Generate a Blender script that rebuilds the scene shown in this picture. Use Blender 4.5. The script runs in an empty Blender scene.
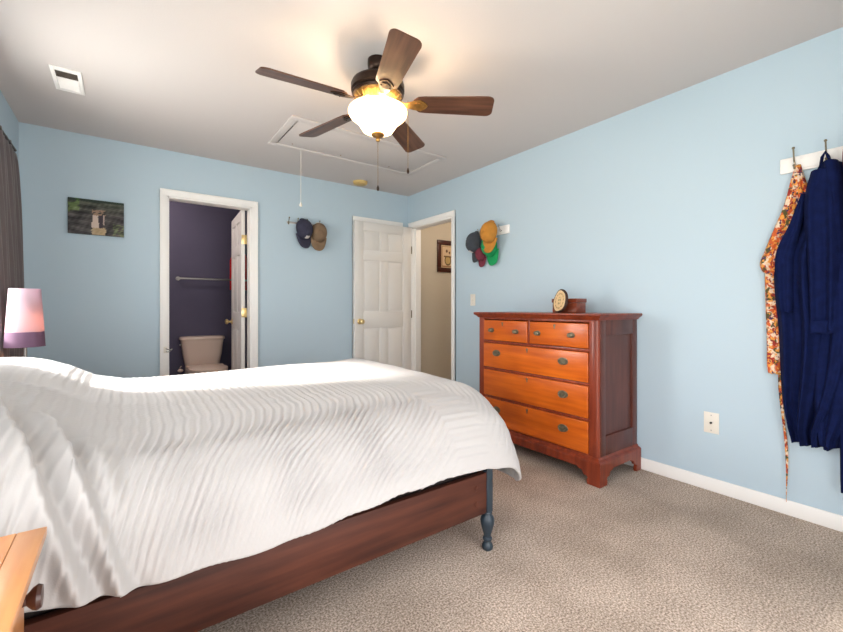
import bpy, bmesh, math, random
import numpy as np
from mathutils import Vector, Matrix
random.seed(4)
PI = math.pi
S = bpy.context.scene
COL = S.collection

# ------------------------------------------------------------------ camera
EYE = Vector((0.0, 0.0, 1.086))
cd = bpy.data.cameras.new('camera')
cam = bpy.data.objects.new('camera', cd)
COL.objects.link(cam)
cam.location = EYE
cam.rotation_euler = (PI / 2, 0, math.radians(-35.94))
cd.sensor_width = 36
cd.lens = 409 / 843 * 36
cd.shift_y = -9 / 843
cd.clip_start = 0.02
S.camera = cam

# ------------------------------------------------------------------ room dimensions (metres)
XL, XR, YN, YF, ZC = -0.63, 2.81, -0.25, 4.15, 2.44
BX0, BX1, BYF = -0.35, 1.75, 5.42          # bathroom
HX1, HY0 = 4.3, 2.6                        # hallway
WIN_FAR = (2.42, 3.34, 0.95, 2.02)         # y0 y1 z0 z1 in the left wall
WIN_NEAR = (0.00, 0.95, 0.30, 2.02)
WIN_FILL = (0.15, 1.65, 0.30, 2.02)        # x0 x1 z0 z1 in the near wall; opening added for fill light

# ------------------------------------------------------------------ world, lights, exposure
w = bpy.data.worlds.new('sky')
S.world = w
w.use_nodes = True
wn = w.node_tree
bg = wn.nodes['Background']
sky = wn.nodes.new('ShaderNodeTexSky')
sky.sky_type = 'NISHITA'
sky.sun_disc = False
sky.sun_elevation = math.radians(40)
sky.sun_rotation = math.radians(-60)
wn.links.new(sky.outputs[0], bg.inputs[0])
bg.inputs[1].default_value = 0.15

def area(name, loc, rot, sx, sy, power, col, spread=180):
    l = bpy.data.lights.new(name, 'AREA')
    l.shape = 'RECTANGLE'; l.size = sx; l.size_y = sy
    l.energy = power; l.color = col; l.spread = math.radians(spread)
    o = bpy.data.objects.new(name, l); COL.objects.link(o)
    o.location = loc; o.rotation_euler = rot
    return o
# daylight at the left windows (just outside each opening), then added back fill
area('daylight_far_window', (XL - 0.22, 2.88, 1.48), (0, math.radians(-90), 0), 1.1, 0.95, 34, (1.0, 0.97, 0.93))
area('daylight_near_window', (XL - 0.22, 0.48, 1.12), (0, math.radians(-90), 0), 1.6, 0.9, 34, (1.0, 0.97, 0.94))
area('fill_light_back', (0.90, YN - 0.22, 1.12), (math.radians(90), 0, 0), 1.4, 1.6, 32, (1.0, 0.97, 0.95))  # added fill from behind the camera, for far wall and bed side
sl_ = bpy.data.lights.new('sun', 'SUN'); sl_.energy = 14.0; sl_.angle = math.radians(7); sl_.color = (1.0, 0.95, 0.88)
so_ = bpy.data.objects.new('sun', sl_); COL.objects.link(so_); so_.location = (-6, 4, 5)
so_.rotation_euler = Vector((1.0, -0.28, -0.65)).to_track_quat('-Z', 'Y').to_euler()
S.view_settings.view_transform = 'Standard'
S.view_settings.look = 'None'
S.view_settings.gamma = 1
S.view_settings.use_curve_mapping = False
S.view_settings.exposure = 0.60

# ------------------------------------------------------------------ materials
def srgb(r, g, b):
    f = lambda c: (c / 255 / 12.92) if c / 255 <= 0.04045 else ((c / 255 + 0.055) / 1.055) ** 2.4
    return (f(r), f(g), f(b), 1)

def mat(name, col, rough=0.6, metal=0, noise=0.0, nscale=8, bump=0.0, bscale=60, spec=None, sheen=0,
        col2=None, stretch=None, trans=0, emit=None, estr=0, coat=0, bdist=0.01, detail=4):
    m = bpy.data.materials.new(name); m.use_nodes = True
    nt = m.node_tree; N = nt.nodes; L = nt.links
    p = N['Principled BSDF']
    p.inputs['Base Color'].default_value = col
    p.inputs['Roughness'].default_value = rough
    p.inputs['Metallic'].default_value = metal
    if spec is not None: p.inputs['Specular IOR Level'].default_value = spec
    if sheen: p.inputs['Sheen Weight'].default_value = sheen
    if coat: p.inputs['Coat Weight'].default_value = coat; p.inputs['Coat Roughness'].default_value = 0.15
    if trans: p.inputs['Transmission Weight'].default_value = trans
    if emit: p.inputs['Emission Color'].default_value = emit; p.inputs['Emission Strength'].default_value = estr
    tc = N.new('ShaderNodeTexCoord'); mp = N.new('ShaderNodeMapping')
    L.new(tc.outputs['Object'], mp.inputs[0])
    if stretch: mp.inputs['Scale'].default_value = stretch
    if noise or col2:
        n = N.new('ShaderNodeTexNoise'); n.inputs['Scale'].default_value = nscale; n.inputs['Detail'].default_value = detail
        L.new(mp.outputs[0], n.inputs['Vector'])
        r = N.new('ShaderNodeValToRGB')
        r.color_ramp.elements[0].position = 0.35; r.color_ramp.elements[1].position = 0.65
        c2 = col2 or tuple(max(0, c * (1 - noise)) for c in col[:3]) + (1,)
        r.color_ramp.elements[0].color = c2; r.color_ramp.elements[1].color = col
        L.new(n.outputs[0], r.inputs[0]); L.new(r.outputs[0], p.inputs['Base Color'])
    if bump:
        n2 = N.new('ShaderNodeTexNoise'); n2.inputs['Scale'].default_value = bscale; n2.inputs['Detail'].default_value = 3
        L.new(mp.outputs[0], n2.inputs['Vector'])
        b = N.new('ShaderNodeBump'); b.inputs['Strength'].default_value = bump; b.inputs['Distance'].default_value = bdist
        L.new(n2.outputs[0], b.inputs['Height']); L.new(b.outputs[0], p.inputs['Normal'])
    return m

def wood(name, c_light, c_dark, rough=0.4, axis=2, scale=1.0, coat=0.15, spec=0.4):
    """grain running along axis (0,1,2)"""
    st = [14 * scale] * 3; st[axis] = 1.1 * scale
    m = mat(name, c_light, rough, col2=c_dark, nscale=2.4, stretch=tuple(st), detail=7, coat=coat, spec=spec,
            bump=0.08, bscale=6, bdist=0.004)
    N = m.node_tree.nodes; L = m.node_tree.links
    r = [n for n in N if n.type == 'VALTORGB'][0]
    r.color_ramp.elements[0].position = 0.28; r.color_ramp.elements[1].position = 0.72
    # slow tone drift between boards
    n = N.new('ShaderNodeTexNoise'); n.inputs['Scale'].default_value = 3.0
    mx = N.new('ShaderNodeMix'); mx.data_type = 'RGBA'; mx.blend_type = 'MULTIPLY'
    mp = [q for q in N if q.type == 'MAPPING'][0]
    tc = [q for q in N if q.type == 'TEX_COORD'][0]
    L.new(tc.outputs['Object'], n.inputs['Vector'])
    r2 = N.new('ShaderNodeValToRGB')
    r2.color_ramp.elements[0].color = (0.72, 0.66, 0.62, 1); r2.color_ramp.elements[1].color = (1, 1, 1, 1)
    r2.color_ramp.elements[0].position = 0.3; r2.color_ramp.elements[1].position = 0.7
    L.new(n.outputs[0], r2.inputs[0])
    mx.inputs[0].default_value = 1
    L.new(r.outputs[0], mx.inputs[6]); L.new(r2.outputs[0], mx.inputs[7])
    L.new(mx.outputs[2], N['Principled BSDF'].inputs['Base Color'])
    return m

def vcol_mat(name, rough=0.6, spec=0.3):
    m = bpy.data.materials.new(name); m.use_nodes = True
    N = m.node_tree.nodes
    a = N.new('ShaderNodeVertexColor'); a.layer_name = 'Col'
    m.node_tree.links.new(a.outputs[0], N['Principled BSDF'].inputs['Base Color'])
    N['Principled BSDF'].inputs['Roughness'].default_value = rough
    N['Principled BSDF'].inputs['Specular IOR Level'].default_value = spec
    return m

M = {}
M['wall'] = mat('blue_wall_paint', srgb(186, 205, 217), 0.75, bump=0.05, bscale=160, spec=0.25)
M['ceiling'] = mat('ceiling_paint', srgb(204, 198, 196), 0.9, bump=0.06, bscale=120, spec=0.1)
M['trim'] = mat('white_trim_paint', srgb(244, 242, 239), 0.45, spec=0.4)
M['door'] = mat('white_door_paint', srgb(226, 222, 217), 0.45, spec=0.4)
M['bath_wall'] = mat('dark_slate_paint', srgb(90, 86, 106), 0.7, noise=0.06, nscale=3, spec=0.2)
M['hall_wall'] = mat('beige_hall_paint', srgb(212, 202, 184), 0.8, spec=0.2)
M['vinyl'] = mat('bath_floor_tile', srgb(190, 180, 168), 0.4)
M['duvet'] = mat('white_crinkled_cotton', srgb(184, 180, 178), 0.85, bump=0.25, bscale=260, bdist=0.002, spec=0.1, sheen=0.2)
M['mattress'] = mat('mattress_ticking', srgb(225, 222, 216), 0.9)
M['boxspring'] = mat('dark_box_spring_cloth', srgb(48, 38, 36), 0.9)
M['rail'] = wood('walnut_rail_wood', srgb(98, 54, 40), srgb(62, 34, 28), 0.5, axis=0, coat=0.0, spec=0.3)
M['blackpost'] = mat('blue_black_paint', srgb(42, 54, 64), 0.42, spec=0.45)
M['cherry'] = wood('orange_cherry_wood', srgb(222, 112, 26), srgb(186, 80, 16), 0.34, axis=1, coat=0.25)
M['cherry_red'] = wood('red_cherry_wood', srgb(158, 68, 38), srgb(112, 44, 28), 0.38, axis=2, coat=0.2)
M['cherry_shaded'] = wood('shaded_cherry_wood', srgb(112, 62, 50), srgb(80, 42, 36), 0.42, axis=2, coat=0.15)  # side shade worked into a darker copy of the cherry
M['pine'] = wood('honey_pine_wood', srgb(236, 172, 112), srgb(216, 142, 84), 0.35, axis=1, coat=0.25)
M['bronze'] = mat('dark_bronze', srgb(58, 42, 34), 0.38, 0.75, noise=0.3, nscale=20)
M['gold'] = mat('antique_gold', srgb(168, 128, 70), 0.38, 0.8, noise=0.3, nscale=40)
M['blade'] = wood('walnut_blade_wood', srgb(112, 76, 58), srgb(66, 42, 34), 0.38, axis=0, coat=0.1)
M['brass'] = mat('polished_brass', srgb(222, 196, 140), 0.3, 0.85)
M['pewter'] = mat('dark_pewter', srgb(132, 122, 100), 0.42, 0.6, noise=0.3, nscale=60)
M['darkknob'] = mat('dark_wood_knob', srgb(66, 38, 32), 0.3, spec=0.5)
M['chrome'] = mat('brushed_nickel', srgb(170, 168, 165), 0.3, 0.9)
M['plastic'] = mat('ivory_plastic', srgb(232, 226, 214), 0.4)
M['slot'] = mat('dark_slot', srgb(40, 38, 36), 0.8)
M['ventgrey'] = mat('duct_grey', srgb(104, 94, 86), 0.9)  # grey for the duct opening and its louvres
M['yellowed'] = mat('yellowed_plastic', srgb(206, 176, 112), 0.5)
M['porcelain'] = mat('bone_porcelain', srgb(226, 204, 188), 0.2, spec=0.6)
M['curtain'] = mat('taupe_curtain_cloth', srgb(92, 84, 85), 0.75, bump=0.3, bscale=300, bdist=0.002, sheen=0.3, noise=0.1, nscale=5)
M['robe'] = mat('navy_terry_cloth', srgb(17, 27, 68), 0.95, spec=0.1, bump=0.6, bscale=220, bdist=0.003, noise=0.25, nscale=30)
M['maroon'] = mat('maroon_cloth', srgb(122, 34, 48), 0.9, bump=0.3, bscale=200)
M['red'] = mat('red_towel_cloth', srgb(205, 24, 30), 0.9, bump=0.4, bscale=200)
M['cap_navy'] = mat('faded_navy_twill', srgb(56, 56, 76), 0.9, bump=0.3, bscale=300, noise=0.2, nscale=20)
M['cap_tan'] = mat('tan_twill', srgb(134, 110, 86), 0.9, bump=0.3, bscale=300, noise=0.2, nscale=20)
M['cap_must'] = mat('mustard_twill', srgb(196, 132, 50), 0.9, bump=0.3, bscale=300, noise=0.15, nscale=20)
M['cap_green'] = mat('green_twill', srgb(10, 150, 86), 0.85, bump=0.2, bscale=300)
M['cap_char'] = mat('charcoal_twill', srgb(66, 70, 78), 0.9, bump=0.3, bscale=300, noise=0.2, nscale=20)
M['cap_mar'] = mat('maroon_twill', srgb(118, 46, 62), 0.9, bump=0.3, bscale=300)
M['white_patch'] = mat('white_patch', srgb(210, 206, 204), 0.8)
M['bark'] = mat('dark_bark', srgb(64, 36, 24), 0.7, bump=0.5, bscale=90, noise=0.3, nscale=40)
M['boxwood'] = wood('box_cherry_wood', srgb(150, 72, 44), srgb(110, 48, 32), 0.35, axis=1, coat=0.3)
M['darkframe'] = wood('mahogany_frame', srgb(84, 30, 16), srgb(56, 18, 10), 0.4, axis=2)
M['vcol'] = vcol_mat('printed_surface')
def pane_mat():
    m = bpy.data.materials.new('window_glass'); m.use_nodes = True
    N = m.node_tree.nodes; L = m.node_tree.links
    t = N.new('ShaderNodeBsdfTransparent'); g = N.new('ShaderNodeBsdfGlossy'); g.inputs['Roughness'].default_value = 0.02
    mx = N.new('ShaderNodeMixShader'); mx.inputs[0].default_value = 0.06
    L.new(t.outputs[0], mx.inputs[1]); L.new(g.outputs[0], mx.inputs[2]); L.new(mx.outputs[0], N['Material Output'].inputs[0])
    return m
M['glass'] = pane_mat()
M['twine'] = mat('white_cord', srgb(226, 222, 214), 0.8)
M['grass'] = mat('lawn_green', srgb(90, 120, 60), 0.9, noise=0.3, nscale=3)

def carpet_mat():
    m = mat('beige_carpet', srgb(172, 156, 144), 0.98, spec=0.05)
    N = m.node_tree.nodes; L = m.node_tree.links; p = N['Principled BSDF']
    tc = [q for q in N if q.type == 'TEX_COORD'][0]
    n = N.new('ShaderNodeTexNoise'); n.inputs['Scale'].default_value = 135; n.inputs['Detail'].default_value = 3
    n.inputs['Roughness'].default_value = 0.75
    r = N.new('ShaderNodeValToRGB')
    r.color_ramp.elements[0].position = 0.36; r.color_ramp.elements[0].color = srgb(128, 110, 97)
    r.color_ramp.elements[1].position = 0.64; r.color_ramp.elements[1].color = srgb(236, 218, 203)
    e = r.color_ramp.elements.new(0.5); e.color = srgb(188, 171, 156)
    n2 = N.new('ShaderNodeTexNoise'); n2.inputs['Scale'].default_value = 3.2; n2.inputs['Detail'].default_value = 3
    r2 = N.new('ShaderNodeValToRGB')
    r2.color_ramp.elements[0].position = 0.35; r2.color_ramp.elements[0].color = (0.80, 0.79, 0.78, 1)
    r2.color_ramp.elements[1].position = 0.62; r2.color_ramp.elements[1].color = (1, 1, 1, 1)
    mx = N.new('ShaderNodeMix'); mx.data_type = 'RGBA'; mx.blend_type = 'MULTIPLY'; mx.inputs[0].default_value = 1
    b = N.new('ShaderNodeBump'); b.inputs['Strength'].default_value = 0.15; b.inputs['Distance'].default_value = 0.004
    L.new(tc.outputs['Object'], n.inputs['Vector']); L.new(tc.outputs['Object'], n2.inputs['Vector'])
    L.new(n.outputs[0], r.inputs[0]); L.new(n2.outputs[0], r2.inputs[0])
    L.new(r.outputs[0], mx.inputs[6]); L.new(r2.outputs[0], mx.inputs[7])
    L.new(mx.outputs[2], p.inputs['Base Color'])
    L.new(n.outputs[0], b.inputs['Height']); L.new(b.outputs[0], p.inputs['Normal'])
    return m
M['carpet'] = carpet_mat()

def floral_mat():
    m = mat('orange_floral_cotton', srgb(232, 206, 178), 0.85)
    N = m.node_tree.nodes; L = m.node_tree.links; p = N['Principled BSDF']
    tc = [q for q in N if q.type == 'TEX_COORD'][0]
    prev = None
    base = N.new('ShaderNodeRGB'); base.outputs[0].default_value = srgb(236, 212, 186); prev = base.outputs[0]
    for sc, th, col, off in ((23, 0.49, (206, 92, 40), 0), (32, 0.55, (152, 44, 34), 3.1), (28, 0.58, (84, 78, 40), 7.7), (50, 0.56, (232, 158, 70), 5.2), (54, 0.64, (70, 44, 84), 9.3)):
        mp = N.new('ShaderNodeMapping'); mp.inputs['Location'].default_value = (off, off * 1.3, off * 0.7)
        n = N.new('ShaderNodeTexNoise'); n.inputs['Scale'].default_value = sc; n.inputs['Detail'].default_value = 2
        L.new(tc.outputs['Object'], mp.inputs[0]); L.new(mp.outputs[0], n.inputs['Vector'])
        r = N.new('ShaderNodeValToRGB'); r.color_ramp.elements[0].position = th - 0.02; r.color_ramp.elements[1].position = th + 0.02
        L.new(n.outputs[0], r.inputs[0])
        mx = N.new('ShaderNodeMix'); mx.data_type = 'RGBA'
        L.new(r.outputs[0], mx.inputs[0]); L.new(prev, mx.inputs[6]); mx.inputs[7].default_value = srgb(*col)
        prev = mx.outputs[2]
    L.new(prev, p.inputs['Base Color'])
    return m
M['floral'] = floral_mat()

def glow_mat(name, col, rough, ecol, estr, tr):
    m = bpy.data.materials.new(name); m.use_nodes = True
    N = m.node_tree.nodes; L = m.node_tree.links; p = N['Principled BSDF']
    p.inputs['Base Color'].default_value = col; p.inputs['Roughness'].default_value = rough
    if estr: p.inputs['Emission Color'].default_value = ecol; p.inputs['Emission Strength'].default_value = estr
    t = N.new('ShaderNodeBsdfTranslucent'); t.inputs[0].default_value = col
    mx = N.new('ShaderNodeMixShader'); mx.inputs[0].default_value = tr
    L.new(p.outputs[0], mx.inputs[1]); L.new(t.outputs[0], mx.inputs[2])
    L.new(mx.outputs[0], N['Material Output'].inputs[0])
    return m
M['bowl'] = glow_mat('frosted_glass', srgb(255, 246, 226), 0.3, srgb(255, 232, 190), 2.6, 0.5)
M['shade'] = glow_mat('lavender_shade_cloth', srgb(186, 166, 178), 0.8, None, 0, 0.45)
M['shade_band'] = glow_mat('plum_shade_cloth', srgb(104, 76, 100), 0.8, None, 0, 0.15)

# ------------------------------------------------------------------ mesh builder
class MB:
    def __init__(s): s.bm = bmesh.new()
    def add(s, verts, faces):
        vs = [s.bm.verts.new(v) for v in verts]
        out = []
        for f in faces:
            try: out.append(s.bm.faces.new([vs[i] for i in f]))
            except ValueError: pass
        return vs, out
    def box(s, x0, x1, y0, y1, z0, z1, bev=0.0, seg=2):
        vs, fs = s.add([(x0,y0,z0),(x1,y0,z0),(x1,y1,z0),(x0,y1,z0),(x0,y0,z1),(x1,y0,z1),(x1,y1,z1),(x0,y1,z1)],
              [(3,2,1,0),(4,5,6,7),(0,1,5,4),(1,2,6,5),(2,3,7,6),(3,0,4,7)])
        if bev:
            es = set(e for f in fs for e in f.edges)
            bmesh.ops.bevel(s.bm, geom=list(es), offset=bev, segments=seg, affect='EDGES', profile=0.5)
        return s
    def lathe(s, prof, c=(0,0,0), n=32, mtx=None, cap=True):
        """prof list of (r,z); mtx optional rotation applied before moving to c"""
        mtx = mtx or Matrix.Identity(4); c = Vector(c)
        rings = []
        for r, z in prof:
            if r < 1e-6: rings.append([s.bm.verts.new(c + mtx @ Vector((0,0,z)))])
            else: rings.append([s.bm.verts.new(c + mtx @ Vector((r*math.cos(2*PI*i/n), r*math.sin(2*PI*i/n), z))) for i in range(n)])
        for a, b in zip(rings, rings[1:]):
            for i in range(n):
                j = (i+1) % n
                q = [a[i%len(a)], a[j%len(a)], b[j%len(b)], b[i%len(b)]]
                q2 = []
                for v in q:
                    if v not in q2: q2.append(v)
                if len(q2) > 2:
                    try: s.bm.faces.new(q2)
                    except ValueError: pass
        if cap:
            for rg, rev in ((rings[0], True), (rings[-1], False)):
                if len(rg) > 2:
                    try: s.bm.faces.new(list(reversed(rg)) if rev else rg)
                    except ValueError: pass
        return s
    def tube(s, pts, r, n=10, cap=True):
        pts = [Vector(p) for p in pts]
        rr = r if isinstance(r, (list, tuple)) else [r]*len(pts)
        rings = []; up = Vector((0,0,1))
        for i, p in enumerate(pts):
            d = (pts[min(i+1, len(pts)-1)] - pts[max(i-1, 0)]).normalized()
            u = up if abs(d.dot(up)) < 0.95 else Vector((1,0,0))
            a = d.cross(u).normalized(); b = d.cross(a).normalized()
            rings.append([s.bm.verts.new(p + (a*math.cos(2*PI*k/n) + b*math.sin(2*PI*k/n))*rr[i]) for k in range(n)])
        for A, B in zip(rings, rings[1:]):
            for k in range(n): s.bm.faces.new([A[k], A[(k+1)%n], B[(k+1)%n], B[k]])
        if cap:
            s.bm.faces.new(rings[0]); s.bm.faces.new(list(reversed(rings[-1])))
        return s
    def prism(s, outline, h0, h1, fn, bev=0):
        """outline of 2-D points, extruded from h0 to h1; fn(u,v,h)->xyz"""
        n = len(outline)
        a = [s.bm.verts.new(fn(u, v, h0)) for u, v in outline]
        b = [s.bm.verts.new(fn(u, v, h1)) for u, v in outline]
        fs = [s.bm.faces.new(list(reversed(a))), s.bm.faces.new(b)]
        for i in range(n): fs.append(s.bm.faces.new([a[i], a[(i+1)%n], b[(i+1)%n], b[i]]))
        if bev:
            es = set(e for f in fs[:2] for e in f.edges)
            bmesh.ops.bevel(s.bm, geom=list(es), offset=bev, segments=2, affect='EDGES')
        return s
    def grid(s, P, closed_u=False):
        """P: rows of points"""
        R = [[s.bm.verts.new(p) for p in row] for row in P]
        for A, B in zip(R, R[1:]):
            m = len(A)
            for k in range(m if closed_u else m-1):
                s.bm.faces.new([A[k], A[(k+1)%m], B[(k+1)%m], B[k]])
        return R
    def sphere(s, c, r, sc=(1,1,1), n=16):
        prof = [(math.sin(PI*i/(n//2))*r, -math.cos(PI*i/(n//2))*r) for i in range(n//2+1)]
        prof[0] = (0, -r); prof[-1] = (0, r)
        m = Matrix.Diagonal((sc[0], sc[1], sc[2], 1))
        return s.lathe(prof, c, n, m)
    def xf(s, m): bmesh.ops.transform(s.bm, matrix=m, verts=s.bm.verts); return s
    def build(s, name, m, parent=None, smooth=True, origin=None, ang=40):
        bmesh.ops.recalc_face_normals(s.bm, faces=s.bm.faces)
        me = bpy.data.meshes.new(name)
        off = Vector(origin) if origin is not None else Vector((0,0,0))
        if parent is not None:
            off = wloc(parent)
        bmesh.ops.translate(s.bm, verts=s.bm.verts, vec=-off)
        s.bm.to_mesh(me); s.bm.free()
        for mm in (m if isinstance(m, (list, tuple)) else [m]): me.materials.append(mm)
        o = bpy.data.objects.new(name, me); COL.objects.link(o)
        if parent is not None: o.parent = parent
        else: o.location = off
        if smooth:
            me.polygons.foreach_set('use_smooth', [True]*len(me.polygons))
            try: me.set_sharp_from_angle(angle=math.radians(ang))
            except Exception: pass
        return o

def wloc(o):
    v = Vector((0,0,0))
    while o is not None: v += Vector(o.location); o = o.parent
    return v

def thing(name, label, cat, loc, group=None):
    o = bpy.data.objects.new(name, None); COL.objects.link(o)
    o.location = loc; o.empty_display_size = 0.1
    o['label'] = label; o['category'] = cat
    if group: o['group'] = group
    return o
def tag(o, label, cat, group=None):
    o['label'] = label; o['category'] = cat
    if group: o['group'] = group
    return o
def struct(o): o['kind'] = 'structure'; return o
def copy_thing(r, dx, dy, label, group=None):
    c = r.copy(); COL.objects.link(c); c.location = (r.location.x+dx, r.location.y+dy, r.location.z)
    c['label'] = label
    if group: c['group'] = group
    def rec(a, b):
        for ch in list(a.children):
            if ch.parent is a:
                d = ch.copy(); COL.objects.link(d); d.parent = b
                rec(ch, d)
    rec(r, c)
    return c

def wall_with_holes(mb, axis, c0, c1, u0, u1, z0, z1, holes):
    """wall slab: axis 'x' = slab between x=c0..c1 running along y (u), 'y' the other way; holes (u0,u1,z0,z1)"""
    us = sorted(set([u0, u1] + [h[0] for h in holes] + [h[1] for h in holes]))
    for a, b in zip(us, us[1:]):
        hs = [h for h in holes if h[0] <= a + 1e-6 and h[1] >= b - 1e-6]
        zs = [(z0, z1)]
        for h in hs:
            nz = []
            for p, q in zs:
                if h[2] > p: nz.append((p, min(q, h[2])))
                if h[3] < q: nz.append((max(p, h[3]), q))
            zs = nz
        for p, q in zs:
            if axis == 'x': mb.box(c0, c1, a, b, p, q)
            else: mb.box(a, b, c0, c1, p, q)

# ================================================================== STRUCTURE
T = 0.12
DB = (0.298, 0.985, 0.0, 2.045)     # bathroom opening x0 x1
DC = (2.11, 2.66, 0.0, 2.045)       # closet opening
DE = (3.32, 4.075, 0.0, 2.045)      # entry opening y0 y1
b = MB(); b.box(XL-0.15, XR+T/2, YN-0.15, YF+T/2, -0.06, 0.0); struct(b.build('floor', M['carpet'], smooth=False))
b = MB(); b.box(XL-0.15, XR+T, YN-0.15, YF+T, ZC, ZC+0.08); struct(b.build('ceiling', M['ceiling'], smooth=False))
b = MB(); wall_with_holes(b, 'x', XL-0.15, XL, YN-0.15, YF+T, 0, ZC, [WIN_FAR, WIN_NEAR]); struct(b.build('wall_left', M['wall'], smooth=False))
b = MB(); wall_with_holes(b, 'x', XR, XR+T-0.01, YN-0.15, YF, 0, ZC, [DE]); struct(b.build('wall_right', M['wall'], smooth=False))
b = MB(); wall_with_holes(b, 'y', YF, YF+T-0.01, XL, XR+T, 0, ZC, [DB, DC]); struct(b.build('wall_far', M['wall'], smooth=False))
b = MB(); wall_with_holes(b, 'y', YN-0.15, YN, XL, XR, 0, ZC, [WIN_FILL]); struct(b.build('wall_near', M['wall'], smooth=False))
# bathroom shell
b = MB(); wall_with_holes(b, 'y', YF+T-0.01, YF+T, BX0, BX1, 0, ZC, [DB]); b.box(BX0-0.1, BX0, YF+T-0.01, BYF, 0, ZC); b.box(BX1, BX1+0.1, YF+T-0.01, BYF, 0, ZC); b.box(BX0-0.1, BX1+0.1, BYF, BYF+0.1, 0, ZC)
struct(b.build('wall_bathroom', M['bath_wall'], smooth=False))
b = MB(); b.box(BX0-0.1, BX1+0.1, YF+T/2, BYF+0.1, -0.06, 0.0); struct(b.build('floor_bathroom', M['vinyl'], smooth=False))
b = MB(); b.box(BX0-0.1, BX1+0.1, YF+T, BYF+0.1, ZC, ZC+0.08); struct(b.build('ceiling_bathroom', M['ceiling'], smooth=False))
# closet back so the closet opening stays closed
# hallway shell
HYF = 4.30
b = MB(); wall_with_holes(b, 'x', XR+T-0.01, XR+T, HY0, HYF, 0, ZC, [DE]); b.box(XR+T-0.01, HX1+0.1, HYF, HYF+0.1, 0, ZC)
b.box(HX1, HX1+0.1, HY0, HYF, 0, ZC); b.box(XR+T-0.01, HX1+0.1, HY0-0.1, HY0, 0, ZC)
struct(b.build('wall_hallway', M['hall_wall'], smooth=False))
b = MB(); b.box(XR+T/2, HX1+0.1, HY0-0.1, HYF+0.1, -0.06, 0.0); struct(b.build('floor_hallway', M['carpet'], smooth=False))
b = MB(); b.box(XR+T, HX1+0.1, HY0-0.1, HYF+0.1, ZC, ZC+0.08); struct(b.build('ceiling_hallway', M['ceiling'], smooth=False))

# lawn outside
b = MB(); b.box(-14, 14, -14, 14, -0.6, -0.4); struct(b.build('ground', M['grass'], smooth=False))

# door linings and casings
def casing_y(u0, u1, zt, y, name, side=-1, w=0.057, lining=None):
    """casing on a wall facing side*Y"""
    b = MB(); t = 0.016
    ya, yb = sorted((y, y + side*t))
    for a0, a1 in ((u0-w, u0), (u1, u1+w)):
        b.box(a0, a1, ya, yb, 0, zt, 0.002)
        b.box(a0 if a0 < u0 else a1-0.012, a0+0.012 if a0 < u0 else a1, ya - (0.006 if side < 0 else 0), yb + (0.006 if side > 0 else 0), 0, zt+w-0.012, 0.0015)
    b.box(u0-w, u1+w, ya, yb, zt, zt+w, 0.002)
    b.box(u0-w, u1+w, ya - (0.006 if side < 0 else 0), yb + (0.006 if side > 0 else 0), zt+w-0.012, zt+w, 0.002)
    if lining:
        y0, y1 = lining
        b.box(u0-0.002, u0+0.012, y0, y1, 0, zt, 0.001); b.box(u1-0.012, u1+0.002, y0, y1, 0, zt, 0.001)
        b.box(u0, u1, y0, y1, zt-0.012, zt+0.002, 0.001)
    return struct(b.build(name, M['trim']))
casing_y(DB[0], DB[1], 2.045, YF, 'trim_1', lining=(YF-0.002, YF+T+0.002))
casing_y(DC[0], DC[1], 2.045, YF, 'trim_2')
# entry casing (on the right wall, faces -X) and lining
b = MB(); zt = 2.045; wd = 0.057
for a0, a1 in ((DE[0]-wd, DE[0]), (DE[1], DE[1]+wd)):
    b.box(XR-0.016, XR, a0, a1, 0, zt, 0.002)
b.box(XR-0.022, XR, DE[0]-wd, DE[0]-wd+0.012, 0, zt+wd-0.012, 0.0015)
b.box(XR-0.016, XR, DE[0]-wd, DE[1]+wd, zt, zt+wd, 0.004)
b.box(XR-0.022, XR, DE[0]-wd, DE[1]+wd, zt+wd-0.012, zt+wd, 0.002)
b.box(XR-0.002, XR+T+0.004, DE[0]-0.002, DE[0]+0.012, 0, zt, 0.001)
b.box(XR-0.002, XR+T+0.004, DE[1]-0.012, DE[1]+0.002, 0, zt, 0.001)
b.box(XR-0.002, XR+T+0.004, DE[0], DE[1], zt-0.012, zt+0.002, 0.001)
b.box(XR+T, XR+T+0.016, DE[0]-wd, DE[0], 0, zt+wd, 0.004); b.box(XR+T, XR+T+0.016, DE[1], DE[1]+wd, 0, zt+wd, 0.004); b.box(XR+T, XR+T+0.016, DE[0]-wd, DE[1]+wd, zt, zt+wd, 0.004)
b.box(XR+0.040, XR+0.052, DE[1]-0.024, DE[1]-0.012, 0, zt-0.012, 0.001)
struct(b.build('trim_3', M['trim']))

# baseboards
def base_y(name, x0, x1, y, side):
    b = MB(); ya, yb = sorted((y, y+side*0.013)); b.box(x0, x1, ya, yb, 0, 0.078, 0.004)
    return b
b = base_y('', XL, DB[0]-0.057, YF, -1); b.box(DB[1]+0.057, DC[0]-0.057, YF-0.013, YF, 0, 0.078, 0.004); b.box(DC[1]+0.057, XR, YF-0.013, YF, 0, 0.078, 0.004)
struct(b.build('baseboard_far', M['trim']))
b = MB(); b.box(XR-0.013, XR, YN, DE[0]-0.057, 0, 0.078, 0.004); struct(b.build('baseboard_right', M['trim']))
b = MB(); b.box(XL, XL+0.013, YN, YF, 0, 0.078, 0.004); struct(b.build('baseboard_left', M['trim']))
b = MB(); b.box(XL, XR, YN, YN+0.013, 0, 0.078, 0.004); struct(b.build('baseboard_near', M['trim']))
b = MB(); b.box(XR+T, HX1, HYF-0.013, HYF, 0, 0.078, 0.004); struct(b.build('baseboard_hallway', M['trim']))

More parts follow.
